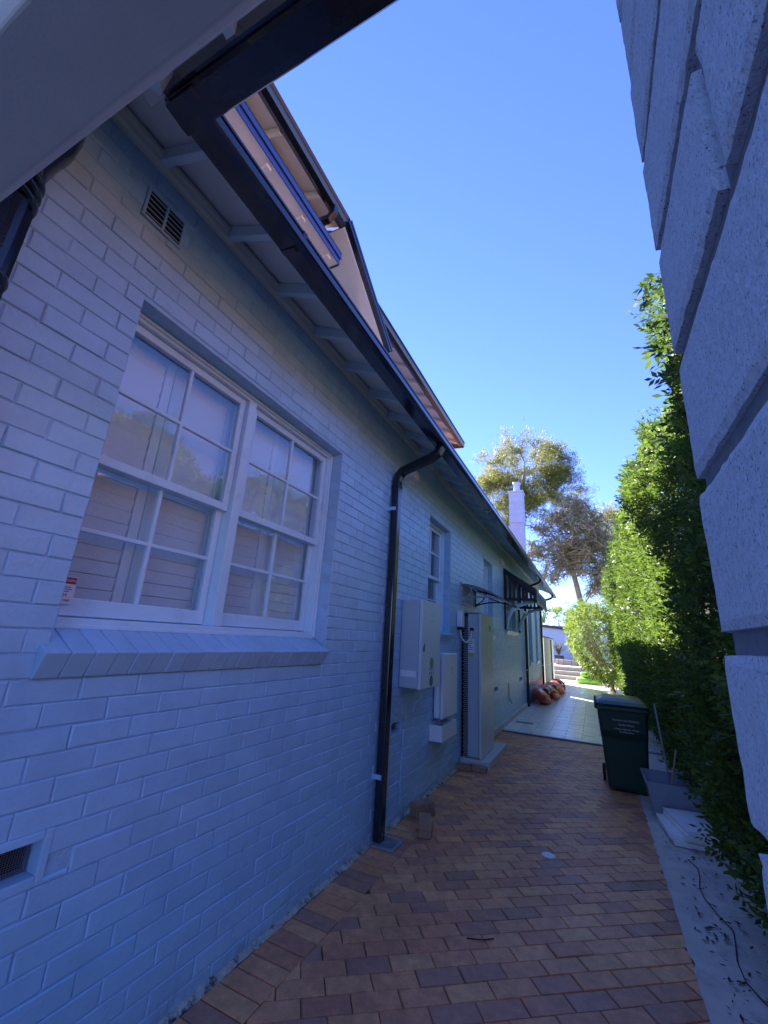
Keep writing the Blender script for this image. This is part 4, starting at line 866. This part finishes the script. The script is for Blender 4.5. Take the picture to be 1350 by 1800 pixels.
# looser, leaning shrub at the far end of the hedge
sh_ = thing('leaning_shrub', (2.2, 22.5, 0), 'sunlit yellow-green shrub leaning over the tiles past the hedge', 'shrub')
n = 5200; cc = rng.normal(0, 1, (n, 3)); cc /= np.linalg.norm(cc, axis=1)[:, None]; rr_ = rng.uniform(.75, 1.05, n)[:, None]; cc = cc*rr_*np.array([1.25, 2.6, 1.7]) + np.array([2.2, 21.6, 2.0]); cc[:, 0] -= .22*(cc[:, 2]-1.5)
keep = cc[:, 2] > .15; cc = cc[keep]; V, F = leaf_cloud(cc, (cc-np.array([2.2, 22.3, 2.0]))*.6, .085, .8, 5); npmesh('foliage', V, F, 'shrubleaf', sh_)
tb_ = MB()
for i in range(7): tb_.tube([(2.5, 22+.3*i-.8, 0), (2.3-.1*i*.3, 22+.3*i-.9, .9), (1.9-.08*i, 22.2+.3*i-.9, 2.0), (1.6, 22.3+.3*i-.9, 2.9)], [.06, .05, .035, .01], 6)
tb_.build('stems', 'barkgrey', sh_)

# ------------------------------------------------------------------ trees
def tree(name, base, label, trunk, ells, nclump, leafm, barkm, per, lsize, seed, clump=.6, twiggy=0, r0=.3):
    """trunk: polyline; ells: crown ellipsoids (centre, radii); every leaf clump is joined to the nearest limb"""
    rs = random.Random(seed); t = thing(name, base, label, 'tree'); tm = MB(); nodes_ = []
    n = len(trunk); tm.tube(trunk, [r0*(1-.6*i/(n-1)) for i in range(n)], 9, cap=False)
    for i, p in enumerate(trunk):
        if i: nodes_.append((Vector(p), r0*(1-.6*i/(n-1))))
    C = []
    vol = [e[1][0]*e[1][1]*e[1][2] for e in ells]
    while len(C) < nclump:
        c, r = rs.choices(ells, vol)[0]; d = Vector((rs.gauss(0, 1), rs.gauss(0, 1), rs.gauss(0, 1))).normalized()*rs.uniform(.35, 1)**.5
        C.append(Vector((c[0]+d.x*r[0], c[1]+d.y*r[1], c[2]+d.z*r[2])))
    top = Vector(trunk[-1]); C.sort(key=lambda p: min((p-Vector(q)).length for q in trunk))
    tips = []
    for p in C:
        q, r = min(nodes_, key=lambda nd: (nd[0]-p).length + max(0, nd[0].z-p.z+.4)*1.3)
        l = (p-q).length; rr = max(.018, min(r*.62, .02+.022*l)); m1 = q.lerp(p, .35)+Vector((rs.gauss(0, .07*l), rs.gauss(0, .07*l), .10*l)); m2 = q.lerp(p, .7)+Vector((rs.gauss(0, .07*l), rs.gauss(0, .07*l), .08*l))
        tm.tube([q, m1, m2, p], [rr, rr*.8, rr*.6, rr*.3], 6, cap=False); nodes_ += [(m1, rr*.8), (m2, rr*.6), (p, rr*.4)]; tips.append(p)
        for k in range(3):
            d = Vector((rs.gauss(0, 1), rs.gauss(0, 1), rs.gauss(.25, .7))).normalized(); e = p+d*clump*rs.uniform(.8, 1.6); tm.tube([m2 if k == 2 else p, p.lerp(e, .5)+Vector((0, 0, .08)), e], [rr*.35, rr*.22, .006], 4, cap=False); tips.append(e)
    tm.build('trunk', barkm, t, smooth=True)
    if twiggy:
        tw = MB()
        for p in tips:
            for i in range(twiggy):
                d = Vector((rs.gauss(0, 1), rs.gauss(0, 1), rs.gauss(.1, .8))).normalized(); l = rs.uniform(.4, 1.1); tw.tube([p, p+d*l*.5+Vector((rs.gauss(0, .12), rs.gauss(0, .12), rs.gauss(0, .12))), p+d*l], [.040, .028, .010], 4, cap=False)
        tw.build('twigs', barkm, t)
    tp = np.array([tuple(p) for p in tips]); Cn = np.repeat(tp, per, 0); Cn = Cn + rng.normal(0, clump*.62, Cn.shape)*np.array([1, 1, .6])
    V, F = leaf_cloud(Cn, np.tile([0, 0, -.25], (len(Cn), 1)), lsize, 1.2, 4, .36); npmesh('crown', V, F, leafm, t); return t
tree('gum_tree', (-3.6, 42, 0), 'tall open-crowned gum tree rising behind the roof and chimney', [(-3.6, 42, 0), (-3.9, 42, 4), (-3.7, 42, 8), (-4.0, 42.2, 11.5), (-3.6, 42, 15), (-3.3, 42, 18.5)],
     [((-3.6, 42, 18.6), (5.0, 4, 4.9)), ((-6.3, 42, 15), (3.2, 3.2, 4.2)), ((-.6, 42, 16.3), (2.9, 2.6, 2.4)), ((1.4, 42, 15.9), (1.5, 1.5, .9))], 150, 'gumleaf', 'bark', 34, .17, 5, clump=.62, r0=.36)
tree('bare_tree', (1.9, 35, 0), 'tangled half-bare tree with grey limbs beyond the garden building', [(1.9, 35, 0), (1.7, 35, 2.5), (1.3, 35, 4.6), (.9, 35, 7), (.4, 35, 9.3)],
     [((.6, 35, 10.2), (2.9, 2.5, 2.9)), ((2.1, 35, 8.4), (1.9, 2.2, 2.4)), ((-1.2, 35, 8.2), (1.5, 1.8, 2.0)), ((3.3, 35, 7.6), (1.3, 1.5, 3.2))], 115, 'gumleaf', 'barkgrey', 20, .12, 11, clump=.6, twiggy=6, r0=.32)
tree('background_tree', (5.0, 46, 0), 'olive-crowned tree peeping over the hedge at right', [(5, 46, 0), (5, 46, 6), (4.8, 46, 11)], [((4.6, 46, 12.5), (3.2, 3, 3.4))], 40, 'gumleaf', 'barkgrey', 40, .17, 21, clump=.8)
for (bx, by, hh, rx, nn, lab, mm) in ((-.8, 41.5, 5.2, 2.2, 1500, 'bright green bushy shrub above the lilac building roof', 'shrubleaf'), (2.6, 42, 4.8, 2.3, 1500, 'pale olive shrub right of the bright green one behind the building', 'dullleaf'), (-4.6, 43, 5.0, 2.0, 900, 'far shrub behind the end of the house', 'shrubleaf')):
    s = thing('garden_shrub', (bx, by, 0), lab, 'shrub', 'shrubs behind the garden building')
    cc = rng.normal(0, 1, (nn, 3)); cc /= np.linalg.norm(cc, axis=1)[:, None]; cc *= rng.uniform(.7, 1.08, nn)[:, None]; rad = 1+.18*np.sin(cc[:, 0]*5+bx)*np.cos(cc[:, 2]*6)
    cc = cc*rad[:, None]*np.array([rx, rx, hh*.42]) + np.array([bx, by, hh*.58]); V, F = leaf_cloud(cc, cc-np.array([bx, by, hh*.5]), .15, .8, 5); npmesh('crown', V, F, mm, s)
    MB().tube([(bx, by, 0), (bx+.1, by, hh*.4), (bx, by, hh*.8)], [.12, .09, .04], 6).build('trunk', 'barkgrey', s)

# neighbour's house across the hedge (seen mirrored in the window panes)
nb = thing('neighbour_house', (9, 5, 0), 'red tiled neighbouring house seen mirrored in the window panes', 'house')
MB().box(6.5, 14, -4, 9, -.05, 3.2).build('wall', mat('neighbour_brick', (.26, .20, .17), .85, var=.2, nscale=6), nb)
MB().hexa([(6.0, -4.5, 3.2), (14.5, -4.5, 3.2), (14.5, 9.5, 3.2), (6.0, 9.5, 3.2), (9.6, -.6, 5.6), (10.9, -.6, 5.6), (10.9, 5.6, 5.6), (9.6, 5.6, 5.6)]).build('roof', 'terracotta', nb)
# warning sticker inside the glass
stk = thing('warning_sticker', (-.15, 1.02, 1.7), 'small white warning sticker with red header in the window corner', 'sticker')
SX = -.165
MB().box(SX-.001, SX, .985, 1.055, 1.722, 1.835).build('paper', 'label', stk); MB().box(SX, SX+.0008, .987, 1.053, 1.805, 1.832).build('header', 'redink', stk)
text('lettering', 'WARNING', .0155, (SX+.0012, 1.02, 1.8185), (0, 1, 0), (0, 0, 1), 'label', stk)
for i in range(3): MB().box(SX, SX+.0008, .992, .992+(.045, .052, .04)[i], 1.790-i*.009, 1.793-i*.009).build('print_line', 'ink', stk)
text('lettering', 'E-M', .02, (SX+.001, 1.012, 1.757), (0, 1, 0), (0, 0, 1), 'redink', stk); text('lettering', '9 88 5000', .0125, (SX+.001, 1.018, 1.737), (0, 1, 0), (0, 0, 1), 'ink', stk)
